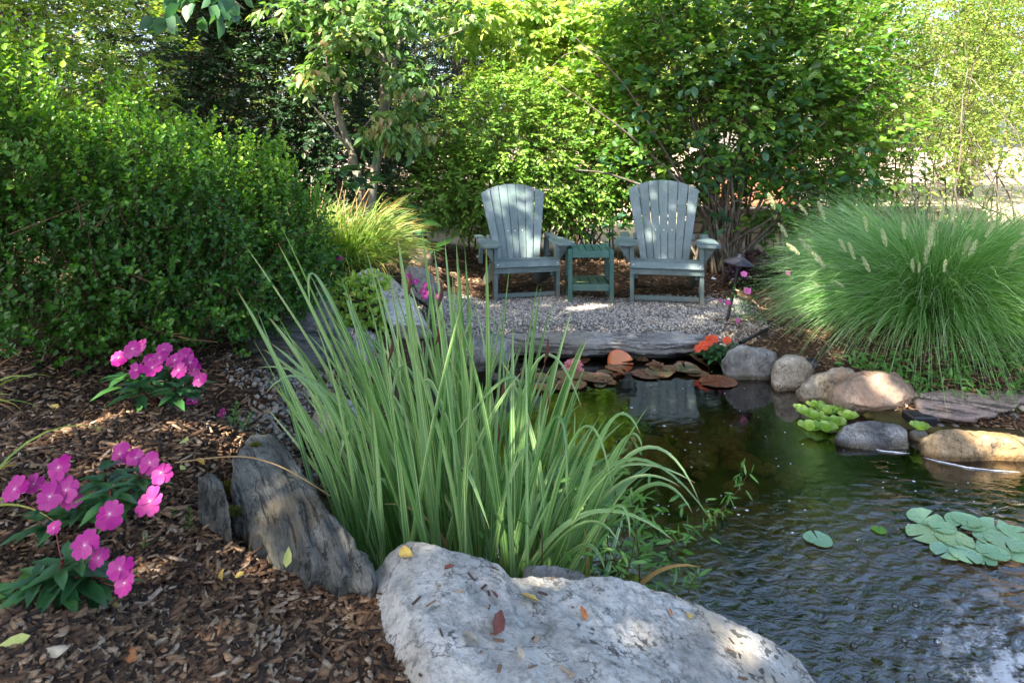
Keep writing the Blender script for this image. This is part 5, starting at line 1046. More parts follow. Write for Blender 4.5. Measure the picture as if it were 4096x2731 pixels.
V, fs, rn = leaf_batch(np.zeros((1, 3)), np.array([[1., 0, 0]]), np.array([[0, 0, 1.]]), 1., .36, 2, .22, .25, np.array([.5])); LM_imp = mesh_np('leaf', V, fs, {'rnd': rn})
M_ctr = plain('flower_centre', (.75, .5, .6), .6)
CM = mesh_np('flower_centre', ico(1)[0]*np.array([.09, .09, .06]), [ico(1)[1]], None, True)
def basis(n_, roll):
    z = Vector(n_).normalized(); q = z.to_track_quat('Z', 'Y').to_matrix(); return q @ Matrix.Rotation(roll, 3, 'Z')
def flower(root, p, n_, size, mat, np_=5, pm=None, spread=.0, name='flower'):
    B = basis(n_, rng.uniform(0, 6)); f = bpy.data.objects.new(name, None); COL.objects.link(f); f.parent = root; f.location = Vector(p)-Vector(root.location); f.rotation_euler = B.to_euler(); f.scale = (size/2,)*3; f.empty_display_size = .05
    for k in range(np_):
        o = bpy.data.objects.new('petal', pm or PM); COL.objects.link(o)
        if len((pm or PM).materials) == 0: (pm or PM).materials.append(None)
        o.material_slots[0].link = 'OBJECT'; o.material_slots[0].material = mat
        o.parent = f; o.rotation_euler = (rng.uniform(-.2, .2), rng.uniform(-.25, .22)-spread, k*2*math.pi/np_+rng.normal(0, .06)); o.location = (0, 0, .012*k); s_ = rng.uniform(.84, 1.12); o.scale = (s_, s_*rng.uniform(.82, 1.08), s_)
    c = link('flower_centre', CM, M_ctr, f, (0, 0, .04)); return f
def leafring(root, tip, size, n, lmat, up=.35, droop=0.):
    O = np.repeat(np.array([tip]), n, 0)+rng.normal(0, .006, (n, 3)); ph = np.arange(n)*2.4+rng.uniform(0, 6); T = np.stack([np.cos(ph), np.sin(ph), up-.8*np.arange(n)/n*up-droop+0*ph], -1); O[:, 2] -= np.arange(n)*.004
    single_leaves(root, lmat, LM_imp, O, T, nrm(np.array([0, 0, 1.])-T*.2), size*(.55+.5*np.arange(n)/n)*rng.uniform(.9, 1.1, n)*1.35)
def impatiens(basepx, label, flowers, shoots, lsize, d, lmat, fmat, fsize, group=None, faceup=.75):
    base = G(*basepx); root = thing('impatiens', base, label, 'flowering plant', group)
    for sx, sy, dd in shoots:
        tip = P(sx, sy, d+dd); Tubes().add(curve_pts(base, tip, (0, 0, -.015), 7), np.linspace(.007, .004, 7), 6).build('stem', M_rstem, root)
        leafring(root, tip, lsize, 11, lmat)
        leafring(root, tip*.65+base*.35, lsize*1.05, 5, lmat, .2)
    for fx, fy, dd, s_ in flowers:
        p = P(fx, fy, d+dd); a = min(shoots, key=lambda q: (q[0]-fx)**2+(q[1]-fy)**2); tip = P(a[0], a[1], d+a[2]); Tubes().add(curve_pts(tip, p-np.array([0, -.006, .004]), (0, 0, -.01), 5), .0014, 4).build('flower_stalk', M_rstem, root)
        flower(root, p, (rng.normal(0, .22), -1, faceup+rng.normal(0, .18)), fsize*s_, fmat)
    return root
dA = 2.42
impatiens((640,1610), 'dark leaved impatiens with a cluster of magenta blooms against the boxwood', [(475,1430,0,.9),(530,1395,-.05,1),(560,1385,.05,.9),(545,1480,-.1,.9),(610,1470,-.12,1),(600,1440,.0,.85),(655,1400,.05,.9),(700,1440,-.05,1),(715,1480,-.1,.95),(775,1475,0,.9),(795,1520,-.08,.85),(740,1425,.05,.9),(760,1450,-.03,.9),(640,1430,0,.9)], [(500,1500,.05),(590,1480,.05),(680,1490,.05),(760,1530,.05),(550,1540,-.05),(700,1550,-.05)], .085, dA, M_il, M_mag, .064)
dB = 1.72
impatiens((430,2060), 'middle impatiens with broad magenta blooms round glossy green leaves', [(60,1955,0,1.),(135,1935,.03,.8),(235,1870,0,1.05),(200,1985,-.04,1.1),(265,1960,-.02,1.05),(290,1985,.0,.9),(440,2055,-.12,1.1),(600,2005,-.05,1.1),(480,1815,.15,.95),(545,1830,.1,.8),(600,1850,.05,.9),(645,1890,.0,.9)], [(420,1880,.05),(300,2010,.03),(520,1960,.03),(180,2050,.02),(440,1960,-.02),(560,1900,.08)], .075, dB, M_il, M_mag, .062)
impatiens((200,2420), 'nearest bronze leaved impatiens with few magenta blooms leaning right', [(340,2180,0,1.),(395,2230,.02,.8),(480,2275,-.02,.9),(500,2330,-.03,.9),(215,2110,.05,.55)], [(250,2240,.0),(150,2300,.0),(330,2270,.02),(60,2360,-.02),(380,2310,.04)], .085, 1.5, M_ilr, M_mag, .06)
impatiens((2880,1440), 'small orange impatiens in bright green leaves at the end of the slate slab', [(2815,1380,-.05,1.1),(2835,1365,0,1.2),(2855,1355,.03,1.),(2905,1360,0,1.),(2790,1395,-.05,.9)], [(2820,1400,0),(2870,1385,0),(2920,1380,0),(2860,1420,-.05),(2905,1410,-.05),(2940,1400,.05)], .085, 4.85, M_il2, M_ora, .065)
impatiens((1450,1040), 'small bronze leaved plant with one magenta bloom before the golden grass', [(1362,1035,-.05,.9)], [(1320,985,0),(1300,1010,0),(1340,1010,0)], .10, 5.3, M_ilr, M_mag, .07)
impatiens((1700,1220), 'magenta petunias spilling over the rock behind the iris tips', [(1640,1110,0,.9),(1625,1105,.05,.9),(1660,1125,0,.9),(1700,1140,0,.8),(1715,1165,0,1.),(1750,1185,0,.9),(1690,1165,0,.9),(1635,1130,0,.7),(1700,1185,-.02,.8)], [(1650,1130,.05),(1700,1160,.05),(1740,1190,.05)], .05, 4.9, M_il, M_mag, .058)
pl = thing('petunia', P(2960, 1300, 5.3), 'sparse pink petunia leaning on the path light post', 'flowering plant')
for px, py, s_, mt in ((2975,1095,.055,M_pet),(2990,1162,.06,M_pet),(2912,1210,.045,M_mag),(2950,1283,.045,M_pet),(2880,1203,.03,M_mag),(3155,1092,.04,M_pet)):
    flower(pl, P(px, py, 5.25), (rng.normal(0, .3), -1, .4), s_, mt); Tubes().add(curve_pts(P(2990, 1310, 5.35), P(px, py+4, 5.27), (.02, 0, 0), 6), .0016, 4).build('stem', M_weed, pl)
n = 260; t_ = rng.random(n); O = np.array([P(2990+rng.normal(0, 45), 1310-u*180+rng.normal(0, 20), 5.3) for u in t_]); T = rng.normal(0, 1, (n, 3)); V, fs, rn = leaf_batch(O, T, nrm(rng.normal(size=(n, 3))), .028, .007, 1); o = link('leaves', mesh_np('leaves', V, fs, {'rnd': rn}), M_weed, pl); o['kind'] = 'stuff'
# fallen bloom
fb = thing('fallen_bloom', G(895, 1685), 'single wilted magenta bloom lying on the bank above the slanting rock', 'flower'); flower(fb, G(895, 1685)+np.array([0, 0, .03]), (-.6, -.8, .5), .06, M_mag, 4, spread=.5)
fb = thing('fallen_bloom', G(770, 1620), 'magenta bloom lying on the mulch under the far impatiens', 'flower'); flower(fb, G(770, 1625)+np.array([0, 0, .02]), (.2, -.4, 1), .06, M_mag, 5, spread=.1)

# ------------------------------------------------------------------ lily pads, water lily, water lettuce
def pad_mesh(name, seed, curl=.03, tear=.0):
    r = np.random.default_rng(seed); n = 44; a0 = .12; th = np.linspace(a0, 2*math.pi-a0, n); V = [(0, 0, 0)]; R = [0]; A = [0]
    for ring in (.35, .7, .9, 1.):
        for k, a in enumerate(th):
            e = 1+.03*math.sin(a*3+seed)+.012*math.sin(a*23)*(ring > .8)-tear*max(0, math.sin(a*2+seed))**4*(ring > .8); V.append((math.cos(a)*ring*e, math.sin(a)*ring*e*.94, .006+curl*(ring**6)*(1+.8*math.sin(a*2+seed))+.01*math.sin(a*11)*ring)); R.append(ring); A.append(a)
    T = [[0, k+1, k+2] for k in range(n-1)]; Q = []
    for j in range(3):
        for k in range(n-1): b = 1+j*n+k; Q.append([b, b+n, b+n+1, b+1])
    return mesh_np(name, np.array(V), [np.array(T), np.array(Q)], {'rad': R, 'ang': A}, True)
def padmat(name, cols, edge, speck):
    m, t, out = newmat(name); rr = t.nodes.new('ShaderNodeObjectInfo').outputs['Random']; c = ramp(t, cols, rr)
    v = nz(t, 3, 5, .65, coord(t)); c = mixc(t, c, edge, maprange(t, math_(t, 'ADD', attr(t, 'rad'), math_(t, 'MULTIPLY', v, .8)), 1.1, 1.5, 0, .8))
    vein = maprange(t, math_(t, 'ABSOLUTE', math_(t, 'SINE', math_(t, 'MULTIPLY', attr(t, 'ang'), 7))), 0, .12, .35, 0); c = mixc(t, c, mixc(t, c, (1.6, 1.5, 1.2), 1, 'MULTIPLY'), vein)
    s_ = nz(t, 9, 3, .6, coord(t)); c = mixc(t, c, speck, maprange(t, s_, .6, .64, 0, .8)); bsdf(t, out, c, .25, .6, v, .2, .01); return m
M_padr = padmat('bronze_lily_pad', [(.13, .055, .03), (.16, .09, .045), (.08, .10, .05), (.20, .08, .03), (.07, .09, .055)], (.22, .10, .05), (.03, .02, .012))
M_padg = padmat('green_lily_pad', [(.14, .28, .15), (.2, .36, .19), (.16, .3, .2), (.26, .38, .16)], (.2, .36, .17), (.09, .07, .03))
M_pado = padmat('orange_lily_pad', [(.42, .12, .02), (.46, .15, .03)], (.5, .07, .02), (.25, .16, .03))
pads = [pad_mesh('lily_pad', i, curl=.03+.03*(i % 3), tear=.1*(i % 2)) for i in range(5)]
def pad(px, py, wpx, label, mat, k, group=None, z=.004, tilt=(0, 0)):
    p = PZ(px, py, z); s_ = wpx/2*p[1]/F; o = link('lily_pad', pads[k % 5], None, None, p); o.scale = (s_, s_, s_)
    if len(pads[k % 5].materials) == 0: pads[k % 5].materials.append(None)
    o.material_slots[0].link = 'OBJECT'; o.material_slots[0].material = mat; o.rotation_euler = (tilt[0], tilt[1], rng.uniform(0, 6)); return tag(o, label, 'lily pad', group)
lab1 = 'bronze and green lily pad in the drift below the slate slab'; gp1 = 'bronze lily pads by the slate slab'
pad(2870,1527,150,'bronze round lily pad floating apart, nearest the grey boulder', M_padr, 0, gp1)
for i, (px, py, w_) in enumerate([(2590,1497,155),(2640,1490,150),(2745,1478,150),(2800,1466,120),(2790,1495,110),(2460,1470,100),(2620,1460,90),(2690,1455,80),(2420,1490,80),(2340,1505,120),(2270,1500,130),(2210,1480,120),(2290,1540,140),(2230,1545,120),(2390,1515,150),(2380,1450,90),(2540,1430,70),(2570,1440,60),(2730,1450,60),(2470,1510,100),(2150,1510,120),(2120,1480,100),(2190,1520,100),(2330,1470,90),(2500,1445,50),(2650,1480,60),(2160,1550,110),(2260,1455,110),(2320,1440,100),(2440,1530,70),(2090,1530,90),(2550,1412,90),(2450,1420,110),(2400,1540,60),(2680,1475,100)]):
    if i % 4 == 3: continue
    pad(px, py, w_*.84, lab1, M_padr, i, gp1, .004+.0025*(i % 4), (rng.uniform(-.04, .04), rng.uniform(-.04, .04)))
for px, py, w_, lab, tl in ((2465,1478,80,'purple grey pad with upturned scalloped rim below the orange pad', -.5),(2800,1445,95,'scalloped pad with raised rim beside the orange impatiens', -.55),(2630,1455,55,'small raised grey pad right of the orange pad', -.5)):
    p = PZ(px, py, .02); o = pad(px, py, w_, lab, M_padr, 1, gp1, .03, (0, 0)); o.rotation_euler = (-tl, 0, math.pi/2)
p = PZ(2478, 1455, 0); op = pad(2478, 1455, 100, 'upright orange red lily pad folded up like a fan out of the water', M_pado, 2, gp1, .0); op.location = P(2478, 1450, p[1]); op.rotation_euler = (math.radians(62), 0, math.radians(8)); op.scale = (.094, .094, .094)
wl = thing('water_lily', PZ(2292, 1475, .02), 'open pink water lily flower among the bronze pads', 'water lily')
for np_, sp, s_, zz_ in ((10, -.15, .15, .0), (9, .35, .135, .008), (7, .75, .11, .012)):
    flower(wl, PZ(2292, 1475, .02)+np.array([0, 0, zz_]), (0, -.25, 1), s_, M_pnk, np_, PM3, sp)
g = link('stamens', mesh_np('stamens', ico(2)[0]*np.array([.015, .015, .018]), [ico(2)[1]], None, True), plain('yellow_stamen', (.7, .5, .1), .7), wl, (0, 0, .03))
lab2 = 'flat green lily pad with brown specks in the raft at the right edge'; gp2 = 'green lily pads at the right edge'
for i, (px, py, w_) in enumerate([(3702,2070,140),(3860,2090,150),(3770,2110,100),(3700,2135,150),(3820,2160,140),(3870,2080,110),(3980,2110,140),(4060,2130,120),(4020,2165,150),(3900,2185,130),(3790,2205,130),(3970,2210,120),(4060,2220,110),(3950,2150,110),(3860,2220,120),(4090,2180,110),(3940,2240,90)]):
    pad(px, py, w_, lab2, M_padg, i, gp2, .005+.003*(i % 3))
o = pad(3272,2155,115,'lone pale green lily pad partly washed by ripples', M_padg, 3, gp2, .004)
o = pad(3515,2118,60,'tiny yellowing lily pad in open water', M_sed, 3, None, .004)
M_let = leafmat('water_lettuce_leaf', [(.22, .38, .08), (.34, .5, .12), (.5, .62, .2)], .45, .4, 'obj')
LT = petal_mesh('leaf', 1, .95, .08, .35, 7)
def lettuce(px, py, wpx, label, group=None, z=.0, d=None):
    p = PZ(px, py, .02) if d is None else P(px, py, d); s_ = wpx/2*p[1]/F; root = thing('water_lettuce', p, label, 'floating plant', group)
    for k in range(8):
        o = link('leaf', LT, M_let, root, (0, 0, 0)); e = .5 if k < 5 else 1.05; a = k*2.4+rng.uniform(-.2, .2); o.rotation_euler = (0, -e-rng.uniform(0, .25), a); o.scale = (s_*(1.15 if k < 5 else .9),)*3
for px, py, w_ in ((3222,1650,75),(3265,1625,80),(3310,1645,85),(3350,1640,75),(3345,1690,85),(3260,1665,80),(3240,1710,95),(3305,1715,95),(3395,1665,80),(3200,1632,60),(3300,1680,70)):
    lettuce(px, py+12, w_, 'pale green water lettuce rosette floating below the brown boulder', 'water lettuce rosettes')
lettuce(3680, 1722, 80, 'single pale water lettuce between the small pale stone and the tan boulder', None, d=3.6)
# foam specks and bubbles
n = 150; X = []; 
while len(X) < n:
    a = PZ(rng.uniform(2350, 4096), 1480+rng.random()**1.3*700, .0015)
    if pond_sd(np.array([a[0]]), np.array([a[1]]))[0] < -.06: X.append(a)
X = np.array(X); s_ = rng.uniform(.001, .0042, n)*np.where(rng.random(n) < .15, 2, 1); V0, F0 = ico(1); V = X[:, None]+V0[None]*np.stack([s_*1.3, s_, s_*.15], -1)[:, None]; q = F0[None]+(np.arange(n)*len(V0))[:, None, None]
o = link('foam_specks', mesh_np('foam_specks', V.reshape(-1, 3), [q.reshape(-1, 3)], None, True), plain('white_speck', (.7, .72, .75), .6)); tag(o, 'tiny white specks of foam drifting on the water', kind='stuff')
m, t, out = newmat('bubble_film'); g = t.nodes.new('ShaderNodeBsdfGlossy'); g.inputs[1].default_value = .05; tr = t.nodes.new('ShaderNodeBsdfTransparent'); lw = t.nodes.new('ShaderNodeLayerWeight'); lw.inputs[0].default_value = .35; mx = t.nodes.new('ShaderNodeMixShader'); t.links.new(lw.outputs[0], mx.inputs[0]); t.links.new(tr.outputs[0], mx.inputs[1]); t.links.new(g.outputs[0], mx.inputs[2]); t.links.new(mx.outputs[0], out.inputs[0])
n = 34; X = np.array([PZ(rng.uniform(3350, 4096), rng.uniform(2360, 2731), .0) for _ in range(n)]); s_ = rng.uniform(.004, .012, n); V0, F0 = ico(2); V = X[:, None]+V0[None]*s_[:, None, None]*np.array([1, 1, .8]); q = F0[None]+(np.arange(n)*len(V0))[:, None, None]
o = link('bubbles', mesh_np('bubbles', V.reshape(-1, 3), [q.reshape(-1, 3)], None, True), m); tag(o, 'clear bubbles floating on the churned water', kind='stuff')
# white strips painted as the bright water-edge highlight along two rocks
M_glint = plain('waterline_glint', (.75, .77, .8), .7, .3, 90)
def glintline(pix, label, w_=.008):
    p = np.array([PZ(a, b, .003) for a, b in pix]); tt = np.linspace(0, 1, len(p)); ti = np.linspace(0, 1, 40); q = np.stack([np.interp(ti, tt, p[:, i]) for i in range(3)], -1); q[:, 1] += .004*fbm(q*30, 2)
    o = Tubes().add(q, w_*(.7+.5*np.abs(fbm(q*25, 2)))*np.minimum(1, 6*ti*(1-ti)+.15), 6).build('waterline_glint', M_glint); tag(o, label, 'painted glint', 'painted glints on the water')
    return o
glintline([(3335,1752),(3400,1776),(3480,1794),(3560,1806),(3640,1812)], 'thin white strip as painted glint where the dark wedge rock meets the water', .0028)
glintline([(3695,1830),(3780,1850),(3870,1868),(3960,1880),(4080,1888)], 'thin white strip as painted glint along the foot of the tan boulder', .0028)

# ------------------------------------------------------------------ small things
M_metal = plain('dark_bronze_metal', (.035, .035, .045), .42, .5, 25, .3, .5)
lp = thing('path_light', PZ(2905, 1300, .12), 'dark metal path light with cone cap on a leaning post', 'path light'); b0 = PZ(2905, 1305, .1); t0 = P(2958, 1045, 5.4)
th = np.arange(28)*2*math.pi/28
def lathe(name, prof, n=28):
    V = np.array([(r_*math.cos(a), r_*math.sin(a), z) for r_, z in prof for a in th[:n]]); i_ = np.arange(len(prof)-1)[:, None]*n+np.arange(n)[None]; j = (np.arange(n)+1) % n; q = np.stack([i_, np.arange(len(prof)-1)[:, None]*n+j[None], np.arange(1, len(prof))[:, None]*n+j[None], i_+n], -1).reshape(-1, 4)
    return mesh_np(name, V, [q], None, True)
Tubes().add(curve_pts(b0, t0, (0, 0, 0), 4), .0125, 10).build('post', M_metal, lp)
cp = link('cap', lathe('cap', [(.0, .045), (.022, .045), (.024, .04), (.026, .026), (.03, .02), (.116, -.028), (.118, -.034), (.112, -.032), (.03, .008), (0, .01)]), M_metal, lp, Vector(t0)+Vector((0, 0, .015))-lp.location); cp.rotation_euler = (.05, .12, 0)
link('socket', lathe('socket', [(.018, -.06), (.022, -.04), (.022, .01), (0, .012)]), M_metal, lp, Vector(t0)-lp.location)
hs = Tubes().add(np.array([PZ(2960, 1372, .14), PZ(3000, 1352, .16)+[0, 0, .0], PZ(3040, 1330, .19), PZ(3090, 1308, .2), PZ(3150, 1310, .16)]), .013, 10).build('garden_hose', plain('black_rubber', (.012, .012, .013), .5)); tag(hs, 'black hose curving out of the mulch by the orange impatiens', 'hose')
sp = thing('spotlight', P(3245, 1452, 4.4), 'small black pond spotlight tucked behind the pinkish granite boulder', 'spotlight'); c_ = link('housing', lathe('housing', [(0, -.05), (.03, -.05), (.034, -.03), (.036, .03), (.033, .034), (.03, .028), (0, .026)]), M_metal, sp, (0, 0, 0)); c_.rotation_euler = (1.2, .5, -.5); link('bracket', board_mesh('bracket', (0, .02, -.05), (.02, .02, .1)), M_metal, sp, (0, 0, 0))
wb = thing('skimmer_box', P(3690, 1690, 3.78), 'small black plastic box under the brown boulder and reddish slab', 'box'); M_blk = plain('black_plastic', (.018, .02, .024), .45, .4, 30)
link('housing', board_mesh('housing', (0, .03, -.01), (.135, .12, .10), None, .008), M_blk, wb, (0, 0, 0)); link('ledge', board_mesh('ledge', (-.06, .06, -.06), (.55, .12, .05), None, .008), M_blk, wb, (0, 0, 0))
# fallen leaves
V, fs, rn = leaf_batch(np.zeros((1, 3)), np.array([[1., 0, 0]]), np.array([[0, 0, 1.]]), 1., .5, 2, .3, -.12, np.array([.5])); LM_f = mesh_np('fallen_leaf', V-np.array([.5, 0, 0]), fs, {'rnd': rn}); LM_f.materials.append(None)
def flm(name, col, c2): 
    m, t, out = newmat(name); n_ = nz(t, 3, 3, .6, coord(t)); bsdf(t, out, ramp(t, [col, c2], maprange(t, n_, .4, .6)), .6, .3); return m
MY = flm('yellow_fallen_leaf', (.55, .42, .10), (.42, .26, .07)); MR = flm('red_brown_fallen_leaf', (.17, .05, .035), (.10, .035, .025)); MW = flm('pale_fallen_leaf', (.45, .4, .3), (.32, .25, .18)); MG = flm('yellow_green_fallen_leaf', (.4, .45, .12), (.5, .48, .16)); MO = flm('orange_fallen_leaf', (.5, .2, .06), (.35, .1, .04))
dgx = bpy.context.evaluated_depsgraph_get(); dgx.update()
def drop(px, py, size, mat, label, rz=0., tilt=.15, grp=None):
    d = Vector(((px-2048)/F, 1, -(py-YH)/F)).normalized(); ok, loc, nn_, idx, ob, _ = SC.ray_cast(dgx, Vector((0, 0, CZ)), d)
    o = link('fallen_leaf', LM_f, None, None, loc+Vector((0, 0, .006))); o.scale = (size,)*3; o.material_slots[0].link = 'OBJECT'; o.material_slots[0].material = mat
    o.rotation_euler = (nn_.to_track_quat('Z', 'Y').to_matrix() @ Matrix.Rotation(rz, 3, 'Z') @ Matrix.Rotation(tilt, 3, 'X')).to_euler(); return tag(o, label, 'leaf', grp)
for a in [(1628,2222,.06,MY,'yellow leaf on the upper left corner of the pale rock',0.1),(2118,2405,.055,MY,'yellow and brown leaf in the middle of the pale rock',1.2),(2330,2463,.045,MO,'orange leaf right of the middle of the pale rock',.6),(1990,2503,.07,MR,'large curled red brown leaf on the pale rock',.3),(2755,2475,.04,MY,'yellow leaf toward the right end of the pale rock',2.9),(2678,2453,.03,MO,'small orange leaf on the right half of the pale rock',.2),(1798,2278,.03,MR,'dark red leaf near the top edge of the pale rock',.9),(1875,2558,.05,MW,'tan leaf lying lowest left on the pale rock',1.0),(2080,2625,.035,MW,'tan leaf near the bottom of the pale rock',1.4),(1975,2388,.03,MR,'small brown leaf left of the yellow and brown one on the pale rock',.4),
 (410,1718,.05,MY,'yellow leaf on mulch below the far impatiens',.2),(735,1763,.045,MG,'yellow green leaf on mulch right of the sun patch',.1),(795,1855,.05,MY,'yellow leaf just above the small rock chunk',.1),(1148,2235,.05,MG,'pale yellow green leaf below the slanting rock',1.4),(870,2310,.06,MY,'yellow brown leaf on mulch below the weed sprigs',-.5),(955,2312,.03,MY,'little yellow leaf right of the yellow brown one',-.5),(450,2420,.045,MY,'yellow leaf on mulch just below the nearest magenta blooms',.2),(525,2620,.05,MO,'orange brown leaf standing in the bottom mulch',1.2),(210,2600,.06,MW,'long bleached leaf at the bottom left corner',.2),(60,2570,.05,MG,'long yellow blade in the bottom left mulch',.2),(215,1630,.04,MY,'yellow leaf by the striped grass tuft',.1),(395,1595,.035,MG,'yellow green leaf left of the far impatiens stems',1.2),(735,1880,.035,MG,'yellow leaf behind the middle impatiens blooms',.9),
 (2320,1055,.0,MY,'',0)]:
    if a[2] > 0: drop(*a)
o = link('fallen_leaf', LM_f, None, None, P(2323, 1134, 6.12)); o.scale = (.15, .09, .09); o.material_slots[0].link = 'OBJECT'; o.material_slots[0].material = MG; tag(o, 'large yellow leaf lying on the lower shelf of the side table', 'leaf')
o = link('fallen_leaf', LM_f, None, None, G(2855, 1125)+np.array([0, 0, .02])); o.scale = (.07, .07, .07); o.rotation_euler = (.5, .3, .4); o.material_slots[0].link = 'OBJECT'; o.material_slots[0].material = plain('white_petal', (.75, .75, .78), .6); tag(o, 'white crumpled petal on mulch right of the right chair', 'petal')
for i, (px, py, s_, rz) in enumerate([(1480,2530,.03,.3),(1720,2590,.035,1.1),(2110,2745,.04,.5)]): pass
M_deb = [plain('bark_fragment', (.16, .09, .05), .8), plain('dark_fragment', (.05, .03, .02), .8), plain('pale_fragment', (.34, .25, .17), .8)]
cm = [board_mesh('bark_piece', (0, 0, 0), (1, .22, .12), None, .03), board_mesh('bark_piece', (0, 0, 0), (1, .4, .15), None, .05)]
for m_ in cm: m_.materials.append(None)
for i in range(46):
    px, py = (rng.uniform(1650, 2300), rng.uniform(2230, 2730)) if i < 34 else (rng.uniform(2300, 3000), rng.uniform(2450, 2720))
    d = Vector(((px-2048)/F, 1, -(py-YH)/F)).normalized(); ok, loc, nn_, idx, ob, _ = SC.ray_cast(dgx, Vector((0, 0, CZ)), d)
    if not ob or ob.name != 'limestone_rock': continue
    o = link('bark_piece', cm[i % 2], None, None, loc+Vector((0, 0, .002))); s_ = rng.uniform(.008, .032); o.scale = (s_, s_*.8, s_*.6); o.material_slots[0].link = 'OBJECT'; o.material_slots[0].material = M_deb[i % 3]
    o.rotation_euler = (nn_.to_track_quat('Z', 'Y').to_matrix() @ Matrix.Rotation(rng.uniform(0, 6), 3, 'Z')).to_euler(); tag(o, 'small sliver of bark lying on the pale foreground rock', 'bark', 'bark slivers on the pale rock')
# sticks
def stick(pix, r_, label, mat=M_twig, lift=.01):
    p = np.array([G(a, b)+np.array([0, 0, lift+c]) for a, b, c in pix]); tt = np.linspace(0, 1, len(p)); ti = np.linspace(0, 1, 24); q = np.stack([np.interp(ti, tt, p[:, i]) for i in range(3)], -1)
    for _ in range(6): q[1:-1] = (q[:-2]+q[1:-1]*2+q[2:])/4
    tag(Tubes().add(q, np.linspace(r_, r_*.5, 24), 6).build('stick', mat), label, 'stick')
M_straw = plain('dry_straw', (.3, .2, .09), .7)
ar = np.array([P(700, 1850, 2.12), P(860, 1828, 2.1), P(1000, 1822, 2.08), P(1130, 1865, 2.06), P(1240, 1930, 2.05), P(1320, 1982, 2.1)]); tt = np.linspace(0, 1, 6); ti = np.linspace(0, 1, 30); q = np.stack([np.interp(ti, tt, ar[:, i]) for i in range(3)], -1)
for _ in range(8): q[1:-1] = (q[:-2]+q[1:-1]*2+q[2:])/4
tag(Tubes().add(q, .0022, 6).build('dry_stem', M_straw), 'long thin dry stem arching over the slanting grey rock', 'stem')
stick([(60,2600,0),(300,2480,.01),(560,2410,0)], .005, 'long brown stick on mulch below the nearest impatiens')
# moss patches on the schist
M_moss = leafmat('moss', [(.06, .07, .01), (.12, .13, .015), (.2, .2, .03)], .8, .2)
def moss(px, py, rpx, n, label, zf=1.):
    dd = Vector(((px-2048)/F, 1, -(py-YH)/F)).normalized(); ok, loc, nn_, idx, ob, _ = SC.ray_cast(dgx, Vector((0, 0, CZ)), dd)
    root = np.array(loc); rr = rpx*root[1]/F; Dn = nrm(rng.normal(size=(n, 3))); O = root+Dn*rr*rng.random((n, 1))**.4*np.array([1, .8, .5*zf]); V, fs, rn = leaf_batch(O, Dn+np.array([0, 0, .5]), nrm(rng.normal(size=(n, 3))), .006, .003, 0); o = link('moss_cushion', mesh_np('moss_cushion', V, fs, {'rnd': rn}), M_moss); tag(o, label, 'moss')
moss(1022,1782,20,900,'small round cushion of green moss on the crest of the slanting rock'); moss(905,1950,45,2200,'patch of olive moss in the crack left of the slanting rock', .8); moss(945,2040,38,1600,'lower patch of moss between the rock chunk and the slanting rock', .8); moss(2450,2270,60,2400,'rusty green moss at the waterside behind the pale rock', .7); moss(2530,2320,40,1200,'moss cushion at the foot of the upright weed', .6)

# hosta-like leaves by the chair and behind
def broadplant(px, py, d, n, sz, label, mat=M_big1):
    p = P(px, py, d); root = thing('broad_leaved_plant', p, label, 'plant'); ph = np.arange(n)*2.4; T = np.stack([np.cos(ph), np.sin(ph), rng.uniform(-.1, .6, n)], -1); O = np.repeat(p[None], n, 0)+T*.05+rng.normal(0, .05, (n, 3))
    single_leaves(root, mat, LM_big, O, T, nrm(np.array([0, -.5, 1.])-T*.2+rng.normal(0, .2, (n, 3))), sz*rng.uniform(.7, 1.2, n))
    Tubes().add(curve_pts(p-np.array([0, 0, p[2]-.1]), p, (0, 0, 0), 4), .006, 5).build('stem', M_twig, root)
broadplant(2400,935,7.0,12,.14,'low broad leaved green plant between the chairs behind the table'); broadplant(2470,900,7.3,12,.13,'taller broad leaved sprig beside the right chair back')
broadplant(1650,880,6.6,12,.18,'large dark heart shaped leaves at the foot of the dogwood', M_teal); broadplant(1450,740,6.6,14,.2,'large round leaves in front of the dogwood trunks', M_teal); broadplant(1720,1000,6.4,10,.17,'broad green leaves at the ground right of the golden grass', M_big1); broadplant(1350,700,6.7,12,.2,'large teal leaves between the boxwood and the dogwood', M_teal)
broadplant(3300,900,6.6,10,.14,'round light green leaves above the fountain grass', M_big1)
# things glimpsed on the sunlit terrace beyond
M_wallst = rockmat('terrace_stone', [(.3, .22, .15), (.42, .32, .23), (.5, .42, .33)], 6, None, 0, None, wet=False)
tw_ = thing('terrace_wall', (4.0, 9.9, .1), 'low tan stone terrace wall glimpsed behind the stems at the right', 'wall')
for row in range(3):
    x = 2.3+row*.13
    while x < 6.6:
        w_ = rng.uniform(.28, .5); me_ = board_mesh('stone', (0, 0, 0), (w_-.012, .3, .138), None, .012); o = link('stone', me_, M_wallst, tw_, Vector((x+w_/2, 9.9+rng.uniform(-.01, .01), .17+row*.15))-tw_.location); x += w_
link('capstone', board_mesh('capstone', (0, 0, 0), (4.5, .38, .05), None, .01), M_wallst, tw_, Vector((4.45, 9.9, .576))-tw_.location)
M_terra = plain('terracotta_siding', (.3, .15, .09), .8, .3, 12)
gh_ = thing('garden_house', (4.75, 13.0, .1), 'orange brown plank wall of a garden house glimpsed through the big shrub', 'garden house')
for k in range(7): link('plank', board_mesh('plank', (0, 0, 0), (1.3, .03, .165), None, .004), M_terra, gh_, (0, .004*(k % 2), .15+k*.17))
